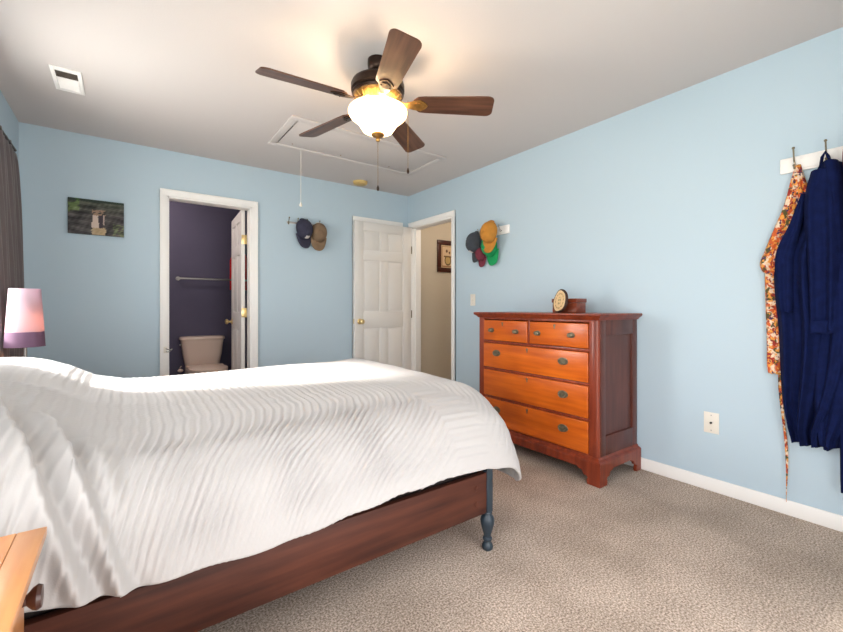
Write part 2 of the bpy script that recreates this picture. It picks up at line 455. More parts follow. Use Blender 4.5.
# windows
def window(n, axis, c_in, c_out, u0, u1, z0, z1):
    root = bpy.data.objects.new('window_%d' % n, None); COL.objects.link(root); struct(root)
    mid = (c_in + c_out) / 2; um = (u0+u1)/2
    root.location = (mid, um, z0) if axis == 'x' else (um, mid, z0)
    def bx(mb, c0, c1, a0, a1, p, q, bev=0.003):
        c0, c1 = sorted((c0, c1))
        if axis == 'x': mb.box(c0, c1, a0, a1, p, q, bev)
        else: mb.box(a0, a1, c0, c1, p, q, bev)
    s = 1 if c_in > c_out else -1
    f = MB()
    for a0, a1, p, q in ((u0, u0+.04, z0, z1), (u1-.04, u1, z0, z1), (u0+.04, u1-.04, z0, z0+.04), (u0+.04, u1-.04, z1-.04, z1), (u0+.04, u1-.04, (z0+z1)/2-.02, (z0+z1)/2+.02)):
        bx(f, mid-.025, mid+.025, a0, a1, p, q)
    f.build('window_frame', M['trim'], root)
    f = MB()
    for a0, a1, p, q in ((u0-.06, u0, z0-.06, z1+.06), (u1, u1+.06, z0-.06, z1+.06), (u0, u1, z1, z1+.06), (u0, u1, z0-.06, z0)):
        bx(f, c_in, c_in+s*.016, a0, a1, p, q)
    bx(f, c_in-s*.02, c_in+s*.035, u0-.03, u1+.03, z0-.012, z0+.008)
    f.build('window_casing', M['trim'], root)
    g = MB(); bx(g, mid-.003, mid+.003, u0+.04, u1-.04, z0+.04, (z0+z1)/2-.02, 0); bx(g, mid-.003, mid+.003, u0+.04, u1-.04, (z0+z1)/2+.02, z1-.04, 0)
    g.build('window_pane', M['glass'], root, smooth=False)
window(1, 'x', XL, XL-0.15, *WIN_FAR)
window(2, 'x', XL, XL-0.15, *WIN_NEAR)
window(3, 'y', YN, YN-0.15, *WIN_FILL)  # unseen window, added to let the fill light in

# six-panel door, local x 0..w, y -t/2..t/2, z 0..h
def six_panel(wd, h=2.03, t=0.035):
    b = MB(); core = 0.011
    b.box(0.004, wd-0.004, -core/2, core/2, 0.004, h-0.004)
    st = 0.11; mid0, mid1 = wd/2-0.05, wd/2+0.05
    rows = ((0.22, 0.84), (1.02, 1.60), (1.71, 1.93))
    for x0, x1 in ((0, st), (wd-st, wd)): b.box(x0, x1, -t/2, t/2, 0, h, 0.003)
    zs = [0, rows[0][0], rows[0][1], rows[1][0], rows[1][1], rows[2][0], rows[2][1], h]
    for i in range(0, 8, 2): b.box(st, wd-st, -t/2, t/2, zs[i], zs[i+1], 0.003)
    for r in rows: b.box(mid0, mid1, -t/2, t/2, r[0], r[1], 0.003)
    for r in rows:
        for x0, x1 in ((st, mid0), (mid1, wd-st)):
            for sgn in (-1, 1):
                a, bb = 0.010, 0.036
                ya, yb = sgn*core/2, sgn*(t/2-0.002)
                P = [[(x0+a, ya, r[0]+a), (x1-a, ya, r[0]+a), (x1-a, ya, r[1]-a), (x0+a, ya, r[1]-a)],
                     [(x0+bb, yb, r[0]+bb), (x1-bb, yb, r[0]+bb), (x1-bb, yb, r[1]-bb), (x0+bb, yb, r[1]-bb)]]
                R = b.grid(P, closed_u=True); b.bm.faces.new(R[1])
    return b
def knob_prof(): return [(0.0, 0.0), (0.032, 0.0), (0.032, 0.004), (0.026, 0.009), (0.012, 0.012), (0.010, 0.032), (0.016, 0.038), (0.026, 0.046), (0.029, 0.056), (0.026, 0.066), (0.015, 0.072), (0, 0.073)]
def hinge(b, x, y, z): b.tube([(x, y, z-0.045), (x, y, z+0.045)], 0.006, 8)

# entry door, open flat along the far wall (hinge near the right-hand corner)
DY = 4.083
root = bpy.data.objects.new('door_1', None); COL.objects.link(root); struct(root); root.location = (2.79, DY, 0.012)
b = six_panel(0.75); b.xf(Matrix.Translation((2.04, DY, 0.012))); b.build('door_leaf', M['door'], root, ang=25)
b = MB(); b.lathe(knob_prof(), (2.105, DY-0.0175, 0.925), 24, Matrix.Rotation(PI/2, 4, 'X')); b.build('door_knob', M['brass'], root)
b = MB(); b.box(2.037, 2.0405, DY-0.012, DY+0.012, 0.90, 0.955, 0.001); b.build('latch_plate', M['brass'], root)
for z in (0.25, 1.0, 1.77):
    b = MB(); hinge(b, 2.796, DY-0.022, z); b.build('hinge', M['pewter'], root)

# bathroom door, swung into the bathroom, hinged on the right jamb
root = bpy.data.objects.new('door_2', None); COL.objects.link(root); struct(root); root.location = (0.945, 4.285, 0.012)
b = six_panel(0.66); b.xf(Matrix.Translation((0.940, 4.285, 0.012)) @ Matrix.Rotation(math.radians(86.5), 4, 'Z')); b.build('door_leaf', M['door'], root, ang=25)
b = MB(); b.lathe(knob_prof(), (0.9585, 4.885, 0.925), 24, Matrix.Rotation(-PI/2, 4, 'Y')); b.build('door_knob', M['brass'], root)
for z in (0.25, 1.03, 1.75):
    b = MB(); b.box(0.925, 0.972, 4.2815, 4.2845, z-0.045, z+0.045, 0.001); b.tube([(0.966, 4.277, z-0.045), (0.966, 4.277, z+0.045)], 0.007, 8)
    b.build('hinge', M['brass'], root)
# closet door behind the opened entry door
b = six_panel(DC[1]-DC[0]-0.004, 2.04); b.xf(Matrix.Translation((DC[0]+0.002, YF+0.030, 0.003))); struct(b.build('door_3', M['door'], ang=25))

# ================================================================== CEILING THINGS
# register
vx0, vx1, vy0, vy1 = -0.345, -0.205, 3.06, 3.37
t = thing('ceiling_vent', 'small white ceiling register with one open grey louvre, left of the fan', 'vent', ((vx0+vx1)/2, (vy0+vy1)/2, ZC-0.008))
b = MB(); z0, z1 = ZC-0.008, ZC
b.box(vx0, vx0+0.02, vy0, vy1, z0, z1, 0.003); b.box(vx1-0.02, vx1, vy0, vy1, z0, z1, 0.003)
b.box(vx0+.02, vx1-.02, vy0, vy0+0.04, z0, z1, 0.002); b.box(vx0+.02, vx1-.02, vy1-0.04, vy1, z0, z1, 0.002)
b.box(vx0+.02, vx1-.02, vy0+0.125, vy0+0.135, z0, z1, 0.002)
b.build('frame', M['trim'], t)
b = MB(); b.box(vx0+.018, vx1-.018, vy0+.038, vy0+.128, ZC-0.0025, ZC-0.0005); b.build('duct_opening', M['ventgrey'], t, smooth=False)
b = MB()
for i in range(5):
    y = vy0+0.048+i*0.018
    b.add([(vx0+.02, y, ZC-.007), (vx1-.02, y, ZC-.007), (vx1-.02, y+.006, ZC-.002), (vx0+.02, y+.006, ZC-.002)], [(0,1,2,3)])
b.build('louvres', M['ventgrey'], t, smooth=False)
b = MB(); b.box(vx0+.018, vx1-.018, vy0+.134, vy1-.038, ZC-0.003, ZC-0.0005)
for i in range(7):
    y = vy0+0.145+i*0.018
    b.box(vx0+.022, vx1-.022, y, y+.007, ZC-.007, ZC-.002, 0.001)
b.build('damper_louvres', M['trim'], t, smooth=False)

# attic hatch
hx0, hx1, hy0, hy1 = 0.95, 2.355, 2.86, 3.47
t = thing('attic_hatch', 'rectangular white attic hatch with moulded frame in the ceiling behind the fan', 'hatch', ((hx0+hx1)/2, (hy0+hy1)/2, ZC-0.014))
b = MB(); k = 0.055; z0 = ZC-0.014
for a in ((hx0, hx1, hy0, hy0+k), (hx0, hx1, hy1-k, hy1), (hx0, hx0+k, hy0+k, hy1-k), (hx1-k, hx1, hy0+k, hy1-k)):
    b.box(*a, z0, ZC, 0.005)
b.build('frame', M['ceiling'], t)
b = MB(); b.box(hx0+k+.012, hx1-k-.006, hy0+k+.005, hy1-k-.005, ZC-0.007, ZC-0.0005, 0.002); b.build('panel', M['ceiling'], t)
b = MB(); b.box(hx0+k-.001, hx0+k+.013, hy0+k+.12, hy1-k-.02, ZC-0.002, ZC-0.0003); b.build('gap', M['slot'], t, smooth=False)
for x in (1.12, 1.55, 2.05):
    b = MB(); b.lathe([(0.006, 0), (0.006, 0.002), (0, 0.003)], (x, 3.36, ZC-0.0070), 10, Matrix.Rotation(PI, 4, 'X')); b.build('screw', M['gold'], t)
b = MB(); b.tube([(1.222, 3.45, ZC-0.014), (1.222, 3.451, 2.2), (1.222, 3.45, 1.985)], 0.0018, 6); b.build('pull_cord', M['twine'], t)
b = MB(); b.lathe([(0, 0), (0.011, 0.004), (0.012, 0.02), (0.006, 0.034), (0.003, 0.040), (0, 0.040)], (1.222, 3.45, 1.945), 12); b.build('cord_bell', M['plastic'], t)

# smoke detector
b = MB(); b.lathe([(0, 0), (0.045, 0.0), (0.062, 0.006), (0.075, 0.016), (0.078, 0.028), (0.078, 0.034), (0, 0.034)], (2.06, 3.97, ZC-0.034), 32)
for i in range(16):
    a = 2*PI*i/16; b.box(2.06+0.066*math.cos(a)-.004, 2.06+0.066*math.cos(a)+.004, 3.97+0.066*math.sin(a)-.004, 3.97+0.066*math.sin(a)+.004, ZC-0.028, ZC-0.020)
tag(b.build('smoke_detector', M['yellowed'], origin=(2.06, 3.97, ZC-0.034)), 'round yellowed smoke detector on the ceiling near the corner', 'smoke detector')

# ceiling fan
FX, FY = 1.125, 1.96
t = thing('ceiling_fan', 'dark bronze five-blade ceiling fan with a glowing frosted glass bowl light', 'ceiling fan', (FX, FY, ZC))
b = MB(); b.lathe([(0, ZC), (0.056, ZC), (0.057, ZC-0.020), (0.055, ZC-0.045), (0.045, ZC-0.062), (0.030, ZC-0.068), (0.026, ZC-0.068), (0.026, 2.32), (0, 2.32)], (FX, FY, 0), 32); b.build('canopy', M['bronze'], t)
b = MB(); b.lathe([(0, 2.345), (0.05, 2.345), (0.075, 2.334), (0.12, 2.326), (0.140, 2.314), (0.146, 2.298), (0.146, 2.268), (0.138, 2.262), (0.138, 2.256), (0.142, 2.250), (0.136, 2.240), (0, 2.240)], (FX, FY, 0), 40)
b.build('motor_housing', M['bronze'], t)
b = MB(); b.lathe([(0, 2.241), (0.128, 2.241), (0.124, 2.230), (0.104, 2.214), (0.088, 2.204), (0, 2.204)], (FX, FY, 0), 40)
for i in range(20):
    a = 2*PI*i/20
    b.tube([(FX+0.126*math.cos(a), FY+0.126*math.sin(a), 2.236), (FX+0.112*math.cos(a), FY+0.112*math.sin(a), 2.222), (FX+0.094*math.cos(a), FY+0.094*math.sin(a), 2.210)], 0.007, 6)
b.build('vented_ring', M['gold'], t)
b = MB(); b.lathe([(0, 2.204), (0.07, 2.204), (0.075, 2.196), (0.075, 2.180), (0.06, 2.166), (0, 2.166)], (FX, FY, 0), 32)
b.build('light_fitter', M['bronze'], t)
# the glass bowl: open at the top
b = MB()
pr = [(0.150, 2.170), (0.158, 2.165), (0.161, 2.156), (0.159, 2.144), (0.150, 2.129), (0.130, 2.112), (0.110, 2.096), (0.097, 2.074), (0.082, 2.052), (0.054, 2.038), (0.026, 2.034), (0.012, 2.033)]
inn = [(r-0.004 if r > 0.02 else r, z+0.004) for r, z in reversed(pr)]
b.lathe(pr + inn + [pr[0]], (FX, FY, 0), 48, cap=False); b.build('glass_bowl', M['bowl'], t)
b = MB(); b.tube([(FX, FY, 2.18), (FX, FY, 2.034)], 0.005, 8); b.lathe([(0, 2.036), (0.034, 2.036), (0.037, 2.030), (0.028, 2.022), (0.010, 2.018), (0.010, 2.010), (0.013, 2.004), (0.010, 1.996), (0, 1.994)], (FX, FY, 0), 24); b.build('finial', M['gold'], t)
def chain(x, y, z0, z1):
    b = MB(); n = int((z0-z1)/0.009)
    b.tube([(x, y, z0), (x, y, z1)], 0.0010, 6)
    for i in range(n): b.sphere((x, y, z0-0.009*i), 0.0022, n=6)
    o = b.build('pull_chain', M['gold'], t)
    b = MB(); b.lathe([(0, 0), (0.004, 0.001), (0.0075, 0.008), (0.007, 0.018), (0.003, 0.030), (0, 0.034)], (x, y, z1-0.032), 12); b.build('chain_pull', M['bronze'], o)
chain(FX, FY, 1.995, 1.755)
chain(FX+0.125, FY-0.110, 2.21, 1.845)
BZ = 2.203
for i, ang in enumerate((-37, 35, 107, 179, 251)):
    R = Matrix.Translation((FX, FY, BZ)) @ Matrix.Rotation(math.radians(ang), 4, 'Z') @ Matrix.Rotation(math.radians(2.0), 4, 'Y') @ Matrix.Rotation(math.radians(-15), 4, 'X')
    # blade outline
    r0, r1 = 0.19, 0.625
    w0, w1 = 0.056, 0.072
    out = [(r0+0.012, -w0+0.02), (r0+0.035, -w0)]
    out += [(r0 + (r1-r0)*k/6, -(w0+(w1-w0)*k/6)) for k in range(1, 6)]
    cr = 0.03
    for q in range(6):
        a = -PI/2 + q*PI/2/5; out.append((r1-cr+cr*math.cos(a)+0.006*math.cos(a), -(w1-cr)+cr*math.sin(a)))
    for q in range(6):
        a = q*PI/2/5; out.append((r1-cr+cr*math.cos(a)+0.006*math.cos(a), (w1-cr)+cr*math.sin(a)))
    out += [(r0 + (r1-r0)*k/6, (w0+(w1-w0)*k/6)) for k in range(5, 0, -1)]
    out += [(r0+0.035, w0), (r0+0.012, w0-0.02), (r0, w0-0.035), (r0, -w0+0.035)]
    b = MB(); b.prism(out, -0.0035, 0.0035, lambda u, v, h: (u, v, h), 0.0015)
    me_o = b.build('blade', M['blade'], None, ang=30)
    me_o.parent = t; me_o.matrix_local = Matrix.Translation(-Vector((FX, FY, ZC))) @ R
    b = MB()
    b.prism([(0.085, -0.018), (0.15, -0.014), (0.19, -0.030), (0.235, -0.040), (0.262, -0.020), (0.275, 0), (0.262, 0.020), (0.235, 0.040), (0.19, 0.030), (0.15, 0.014), (0.085, 0.018)], -0.009, -0.004, lambda u, v, h: (u, v, h + (0.028*max(0, (0.15-u)/0.065) if u < 0.15 else 0)), 0.001)
    b.prism([(0.20, -0.016), (0.24, -0.022), (0.252, 0), (0.24, 0.022), (0.20, 0.016)], -0.013, -0.008, lambda u, v, h: (u, v, h), 0.0015)
    for u, v in ((0.215, -0.022), (0.215, 0.022), (0.255, 0)): b.sphere((u, v, -0.010), 0.005, n=8)
    ir = b.build('blade_iron', M['gold'] if i == 0 else M['bronze'], None)
    ir.parent = t; ir.matrix_local = Matrix.Translation(-Vector((FX, FY, ZC))) @ R
# bulbs in the bowl
for a in (30, 150, 270):
    x, y = FX+0.085*math.cos(math.radians(a)), FY+0.085*math.sin(math.radians(a))
    l = bpy.data.lights.new('fan_bulb_light', 'POINT'); l.energy = 3.8; l.color = (1.0, 0.74, 0.48); l.shadow_soft_size = 0.022
    o = bpy.data.objects.new('fan_bulb_light', l); COL.objects.link(o); o.location = (x, y, 2.145)

# ================================================================== BED
RY = 1.30
t = thing('bed', 'dark wooden bed frame with blue-black turned foot legs under the white duvet', 'bed', (0.4, 2.08, 0))
for y0 in (RY, 2.835):
    b = MB(); b.box(-0.56, 1.30, y0, y0+0.028, 0.172, 0.350, 0.003)
    if y0 == RY:
        b.lathe([(0.012, 0), (0.012, 0.003), (0.006, 0.004), (0, 0.004)], (1.24, y0, 0.225), 12, Matrix.Rotation(PI/2, 4, 'X'))
        b.lathe([(0.012, 0), (0.012, 0.003), (0.006, 0.004), (0, 0.004)], (1.24, y0, 0.295), 12, Matrix.Rotation(PI/2, 4, 'X'))
    b.build('side_rail', M['rail'], t)
b = MB(); b.box(1.295, 1.325, RY+0.03, 2.83, 0.20, 0.350, 0.003); b.build('foot_rail', M['rail'], t)
for y0 in (RY+0.004, 2.845):
    cx, cy = 1.318, y0+0.01
    b = MB(); b.box(cx-0.018, cx+0.018, cy-0.018, cy+0.018, 0.17, 0.385, 0.004)
    b.lathe([(0, 0), (0.020, 0), (0.024, 0.006), (0.025, 0.018), (0.020, 0.028), (0.015, 0.034), (0.015, 0.038), (0.021, 0.044), (0.021, 0.052), (0.015, 0.058), (0.016, 0.066), (0.022, 0.085), (0.030, 0.115), (0.032, 0.130), (0.028, 0.145), (0.020, 0.156), (0.018, 0.160), (0.022, 0.165), (0.018, 0.172), (0, 0.172)], (cx, cy, 0), 28)
    b.build('leg', M['blackpost'], t)
for y0 in (1.315, 2.845):
    b = MB(); b.box(-0.60, -0.56, y0-0.02, y0+0.02, 0, 0.86, 0.004); b.build('leg', M['blackpost'], t)
b = MB(); b.box(-0.592, -0.568, 1.335, 2.825, 0.36, 0.84, 0.006); b.build('headboard', M['rail'], t)
b = MB(); b.box(-0.55, 1.29, 1.345, 2.82, 0.235, 0.43, 0.01); b.build('box_spring', M['boxspring'], t)
b = MB(); b.box(-0.55, 1.30, 1.42, 2.78, 0.43, 0.60, 0.06, 4); b.build('mattress', M['mattress'], t)

def interp_profile(pts, n):
    p = np.array(pts, float); 
    # smooth by Catmull-Rom
    q = [p[0]]
    for i in range(len(p)-1):
        p0 = p[max(i-1, 0)]; p1 = p[i]; p2 = p[i+1]; p3 = p[min(i+2, len(p)-1)]
        for k in range(1, 13):
            u = k/12
            q.append(0.5*((2*p1)+(-p0+p2)*u+(2*p0-5*p1+4*p2-p3)*u*u+(-p0+3*p1-3*p2+p3)*u**3))
    q = np.array(q); d = np.r_[0, np.cumsum(np.linalg.norm(np.diff(q, axis=0), axis=1))]
    s = np.linspace(0, d[-1], n)
    return np.c_[np.interp(s, d, q[:, 0]), np.interp(s, d, q[:, 1])], d[-1]

def sines(x, y, seed, k0=1.0, n=6):
    r = np.random.RandomState(seed); v = 0
    for i in range(n):
        a = r.uniform(0, 2*PI); k = k0*r.uniform(0.6, 1.8)
        v = v + np.sin(k*(np.cos(a)*x+np.sin(a)*y)+r.uniform(0, 6.28))
    return v/n

def make_duvet():
    NN, NM, NFAR = 150, 60, 40       # near margin, middle, far margin samples
    NA, NFOOT = 560, 100             # along the bed, foot margin
    X0, X1, Y0, Y1 = -0.555, 1.10, 1.95, 2.60
    near, ln = interp_profile([(0, .700), (.11, .692), (.25, .684), (.38, .662), (.50, .644), (.595, .595), (.66, .520), (.705, .450), (.724, .405)], NN)
    foot, lf = interp_profile([(0, .700), (.15, .700), (.28, .698), (.355, .686), (.410, .65), (.442, .585), (.455, .48), (.450, .37), (.435, .262)], NFOOT)
    far, lr = interp_profile([(0, .700), (.12, .697), (.20, .680), (.265, .60), (.285, .5), (.295, .38), (.30, .33)], NFAR)
    nb = NN + NM + NFAR - 2
    na = NA + NFOOT - 1
    I = np.arange(na)[:, None]*np.ones((1, nb)); J = np.ones((na, 1))*np.arange(nb)[None, :]
    # normalised overhang on each side
    oa = np.clip((I-(NA-1))/(NFOOT-1), 0, 1)
    on = np.clip(((NN-1)-J)/(NN-1), 0, 1)
    of = np.clip((J-(NN+NM-2))/(NFAR-1), 0, 1)
    X = X0 + (X1-X0)*np.clip(I/(NA-1), 0, 1)
    Y = Y0 + (Y1-Y0)*np.clip((J-(NN-1))/(NM-1), 0, 1)
    ob = np.maximum(on, of)
    o = np.maximum(oa, ob)
    # angle in corner: 0 = foot direction, 90 = side direction
    th = np.where(oa >= ob, 0.5*ob/np.maximum(oa, 1e-9), 1-0.5*oa/np.maximum(ob, 1e-9))*PI/2
    th = np.where(o < 1e-9, PI/2*(ob > oa), th)
    n_ = 9.0
    c = np.cos(th); s = np.sin(th)
    ce = np.abs(c)**(2/n_); se = np.abs(s)**(2/n_)
    def samp(P, oo): 
        g = np.linspace(0, 1, len(P)); return np.interp(oo, g, P[:, 0]), np.interp(oo, g, P[:, 1])
    hf, zf = samp(foot, o); hn, zn = samp(near, o); hr, zr = samp(far, o)
    side_near = (on >= of)
    hs = np.where(side_near, hn, hr); zs = np.where(side_near, zn, zr)
    Xo = X + hf*ce*(oa > 0); Yo = Y + np.where(side_near, -1, 1)*hs*se*(ob > 0)
    wgt = np.where(oa > 0, np.clip(c*1.25, 0, 1), 0); wgt = np.where((oa > 0) & (ob == 0), 1, wgt)
    Z = zs*(1-wgt) + zf*wgt
    # hem height along the near side
    hem = np.interp(Xo, [-.55, -.17, 0, .35, .8, 1.15, 1.3], [.44, .42, .392, .380, .415, .42, .40])
    dropfrac = np.clip((.700-Z)/(.295), 0, 1)
    adj = (hem-.405)*dropfrac*side_near*(1-wgt)
    Z = Z + adj
    # arc length down the near side
    sd = np.where(side_near, on*ln, 0)
    # pillows
    px = np.interp(Xo, [-.56, -.49, -.38, -.31, -.228, -.12, .0, .10], [.158, .154, .146, .130, .098, .038, .008, 0])
    dip = 0.035*np.exp(-((Yo-2.10)/0.09)**2)*np.clip((-.1-Xo)/.25, 0, 1)
    side = np.clip(1-dropfrac*1.0, 0, 1)**0.8
    Z = Z + (px-dip)*side
    # pillow stands proud of the near side and throws folds towards the hem
    head = np.clip((.12-Xo)/.45, 0, 1)
    Yo = Yo - np.where(side_near, 0.030*head*np.sin(np.clip(dropfrac, 0, 1)*PI), 0)
    def crease(cx, slope, wdt, amp, s0, s1, bend=0.0):
        f = Xo - (cx + slope*(sd-s0) + bend*(sd-s0)**2)
        m = np.clip((sd-s0)/0.10, 0, 1)*np.clip((s1-sd)/0.15, 0, 1)
        return amp*(np.exp(-(f/wdt)**2) - 0.55*np.exp(-((f-1.7*wdt)/wdt)**2))*m
    disp = crease(-.335, .33, .024, .036, .20, .95, .10) + crease(-.20, .25, .022, .030, .25, 1.0, .12) \
         + crease(-.08, .16, .030, .010, .35, .95) + crease(.12, -.10, .040, .006, .40, .95)
    # broad softness
    disp = disp + 0.008*sines(Xo, Yo-sd, 3, 6.0) + 0.004*sines(Xo, Yo-sd*1.3, 5, 14.0)
    # crinkle: fine ridges that lean over as they run down the side
    shear = np.interp(Xo, [-.5, -.1, .2, .45, .8, 1.1, 1.4], [.05, .20, .70, 1.15, 1.2, .95, .6])
    lean = np.where(sd < .25, 0, np.where(sd > .55, sd-.40, (sd-.25)**2/.60))
    ph = Xo + shear*lean + 0.006*sines(Xo, Yo-sd, 11, 22.0) + 0.0025*sines(Xo, Yo-sd, 12, 60.0)
    amp = np.interp(sd, [0, .30, .45, .75, ln], [.0020, .0026, .0056, .0062, .0010])
    amp = amp*(0.75+0.55*sines(Xo, Yo+sd, 17, 18.0))
    amp = amp*np.interp(Xo, [-.5, -.2, .1, .9, 1.25, 1.5], [.3, .5, .9, 1, .6, .35])
    amp = amp*(1-.7*oa)
    rip = np.sin(2*PI*ph/0.031) + 0.35*np.sin(2*PI*ph/0.017+1.3)
    top = np.clip(1-sd/.42, 0, 1)
    rip = rip*(1-.35*top) + top*1.1*np.sin(2*PI*(Yo+0.004*sines(Xo, Yo, 8, 40))/0.022)*np.sin(2*PI*ph/0.031+.7)
    disp = disp + amp*rip
    # quilt channel lines across the cloth
    lines = np.exp(-((((Yo-sd*0.9)*1.0) % 0.135-0.067)/0.004)**2) ; disp = disp - 0.0012*lines
    P = np.stack([Xo, Yo, Z], -1)
    du = np.gradient(P, axis=0); dv = np.gradient(P, axis=1)
    Nn = np.cross(du, dv); L_ = np.linalg.norm(Nn, axis=-1, keepdims=True); Nn = Nn/np.maximum(L_, 1e-9)
    # scalloped hem
    edge = np.clip((o-.92)/.08, 0, 1)
    P = P + Nn*disp[..., None]
    P[..., 2] += edge*0.003*np.sin(Xo*31+Yo*17)
    P[..., 2] = np.where((Xo < -.5), P[..., 2], P[..., 2])
    verts = P.reshape(-1, 3)
    base = Vector((0.45, 2.08, 0.43))
    verts = verts - np.array(base)
    idx = (np.arange(na-1)[:, None]*nb+np.arange(nb-1)[None, :]).ravel()
    faces = np.c_[idx, idx+nb, idx+nb+1, idx+1]
    me = bpy.data.meshes.new('duvet'); me.from_pydata(verts.tolist(), [], faces.tolist()); me.update()
    me.materials.append(M['duvet'])
    me.polygons.foreach_set('use_smooth', [True]*len(me.polygons))
    o_ = bpy.data.objects.new('duvet', me); COL.objects.link(o_); o_.location = base
    so = o_.modifiers.new('thickness', 'SOLIDIFY'); so.thickness = 0.012; so.offset = -1
    tag(o_, 'white crinkled cotton duvet spread over the whole bed and its pillows', 'duvet')
make_duvet()

# ================================================================== NIGHTSTANDS
def nightstand(x1, y0, y1, zt, label, x0=XL+0.02):
    t = thing('nightstand', label, 'nightstand', ((x0+x1)/2, (y0+y1)/2, 0), 'honey pine nightstands')
    xb = x1-0.035; ya, yb = y0+0.03, y1-0.03
    b = MB()
    b.box(x0, x1-0.045, y0, y1, zt-0.018, zt, 0.0012, 1); b.box(x1-0.045, x1, y0, y1, zt-0.018, zt, 0.0018, 2)
    b.box(x0, x1-0.014, y0+0.012, y1-0.012, zt-0.026, zt-0.017, 0.003)
    b.build('top', M['pine'], t)
    b = MB()
    b.box(x0, xb-0.01, ya, ya+0.02, 0.06, zt-0.025); b.box(x0, xb-0.01, yb-0.02, yb, 0.06, zt-0.025)
    b.box(x0, x0+0.01, ya+.02, yb-.02, 0.06, zt-0.025)
    b.box(xb-0.02, xb, ya, ya+0.028, 0.0, zt-0.025, 0.002); b.box(xb-0.02, xb, yb-0.028, yb, 0.0, zt-0.025, 0.002)
    b.box(x0, x0+.03, ya, ya+0.028, 0.0, 0.07); b.box(x0, x0+.03, yb-0.028, yb, 0.0, 0.07)
    b.box(x0+.01, xb-0.002, ya+.02, yb-.02, 0.06, 0.09)
    h = (zt-0.026-0.095)/3
    for k in range(1, 3): b.box(xb-0.03, xb-0.002, ya+.02, yb-.02, 0.09+k*h-.004, 0.09+k*h+.008)
    b.build('body', M['pine'], t)
    for k in range(3):
        z0 = 0.095+k*h+0.006; z1 = z0+h-0.010
        b = MB(); b.box(xb-0.25, xb+0.010, ya+0.034, yb-0.034, z0, z1, 0.004); d = b.build('drawer', M['pine'], t)
        for yk in (y1-0.168, y0+0.168):
            b = MB(); b.lathe([(0.010, 0), (0.010, 0.010), (0.009, 0.018), (0.018, 0.026), (0.021, 0.032), (0.018, 0.038), (0, 0.040)], (xb+0.010, yk, z1-0.024), 20, Matrix.Rotation(PI/2, 4, 'Y'))
            b.build('knob', M['darkknob'], d)
    return t
ns = nightstand(-0.131, 0.60, 1.145, 0.631, 'honey pine nightstand with dark knobs in the bottom left foreground')
nightstand(-0.10, 2.925, 3.44, 0.600, 'honey pine nightstand beyond the bed, standing under the lit table lamp', XL+0.105)

# table lamp on the far nightstand
LX, LY, LZ = -0.445, 3.10, 0.60
t = thing('table_lamp', 'lit table lamp with tapered lavender shade and plum lower band', 'lamp', (LX, LY, LZ))
b = MB(); b.lathe([(0, 0), (0.075, 0), (0.078, 0.006), (0.07, 0.014), (0.02, 0.022), (0.012, 0.03), (0, 0.03)], (LX, LY, LZ), 32); b.build('base', M['chrome'], t)
b = MB(); b.tube([(LX, LY, LZ+0.02), (LX, LY, 1.02)], 0.007, 12); b.build('stem', M['chrome'], t)
def shade(z0, z1, r0, r1, name, m):
    b = MB(); b.lathe([(r0, z0), (r1, z1), (r1-0.002, z1), (r0-0.002, z0), (r0, z0)], (LX, LY, 0), 48, cap=False); return b.build(name, m, t)
zs0, zsb, zs1 = 0.868, 0.950, 1.186
rr = lambda z: 0.084 + (0.065-0.084)*(z-zs0)/(zs1-zs0)
shade(zsb, zs1, rr(zsb), rr(zs1), 'lamp_shade', M['shade'])
shade(zs0, zsb, rr(zs0), rr(zsb), 'shade_band', M['shade_band'])
b = MB(); 
for a in (0, 120, 240):
    q = math.radians(a); b.tube([(LX, LY, 1.16), (LX+.066*math.cos(q), LY+.066*math.sin(q), 1.175)], 0.002, 6)
b.build('shade_spider', M['chrome'], t)
b = MB(); b.sphere((LX, LY, 1.05), 0.028, n=16)
b.build('bulb', mat('warm_bulb_glass', srgb(255, 230, 190), 0.4, emit=srgb(255, 180, 100), estr=3), t)
l = bpy.data.lights.new('table_lamp_light', 'POINT'); l.energy = 2.2; l.color = (1.0, 0.46, 0.17); l.shadow_soft_size = 0.03
o = bpy.data.objects.new('table_lamp_light', l); COL.objects.link(o); o.location = (LX, LY, 1.00)

# curtain on the left wall
def make_curtain():
    b = MB(); P = []
    nz, ny = 40, 130
    ztop, zbot = 2.145, 0.03
    for i in range(nz+1):
        f = i/nz; z = ztop + (zbot-ztop)*f
        row = []
        for j in range(ny+1):
            g = j/ny
            y = 3.12 + (3.82+0.020*f-3.12)*g
            am = 0.012+0.010*f**0.6
            x = XL + 0.030 + 0.045*min(1, f*1.7)**0.7 + am*math.sin(g*2*PI*8.5 + 0.6*math.sin(f*3+g*5)) + 0.004*math.sin(f*9+g*20)
            zz = z
            if g > 0.93: zz = z - (g-0.93)/0.07*0.06*(1-f)**3
            row.append((x, y, zz))
        P.append(row)
    b.grid(P)
    o = b.build('curtain', M['curtain'], origin=(XL+0.06, 3.55, 0.03), ang=180)
    so = o.modifiers.new('thickness', 'SOLIDIFY'); so.thickness = 0.003
    tag(o, 'long taupe-grey curtain hanging beside the far window behind the lamp', 'curtain')
make_curtain()
t = thing('curtain_rod', 'dark curtain rod above the far left window', 'curtain rod', (XL, 3.04, 2.125))
b = MB(); b.tube([(XL+0.040, 2.30, 2.125), (XL+0.040, 3.78, 2.125)], 0.008, 12); b.build('rod', M['bronze'], t)
for y in (2.36, 3.24):
    b = MB(); b.tube([(XL, y, 2.125), (XL+0.040, y, 2.125)], 0.006, 8); b.lathe([(0.02, 0), (0.02, 0.004), (0, 0.005)], (XL, y, 2.125), 16, Matrix.Rotation(PI/2, 4, 'Y')); b.build('bracket', M['bronze'], t)

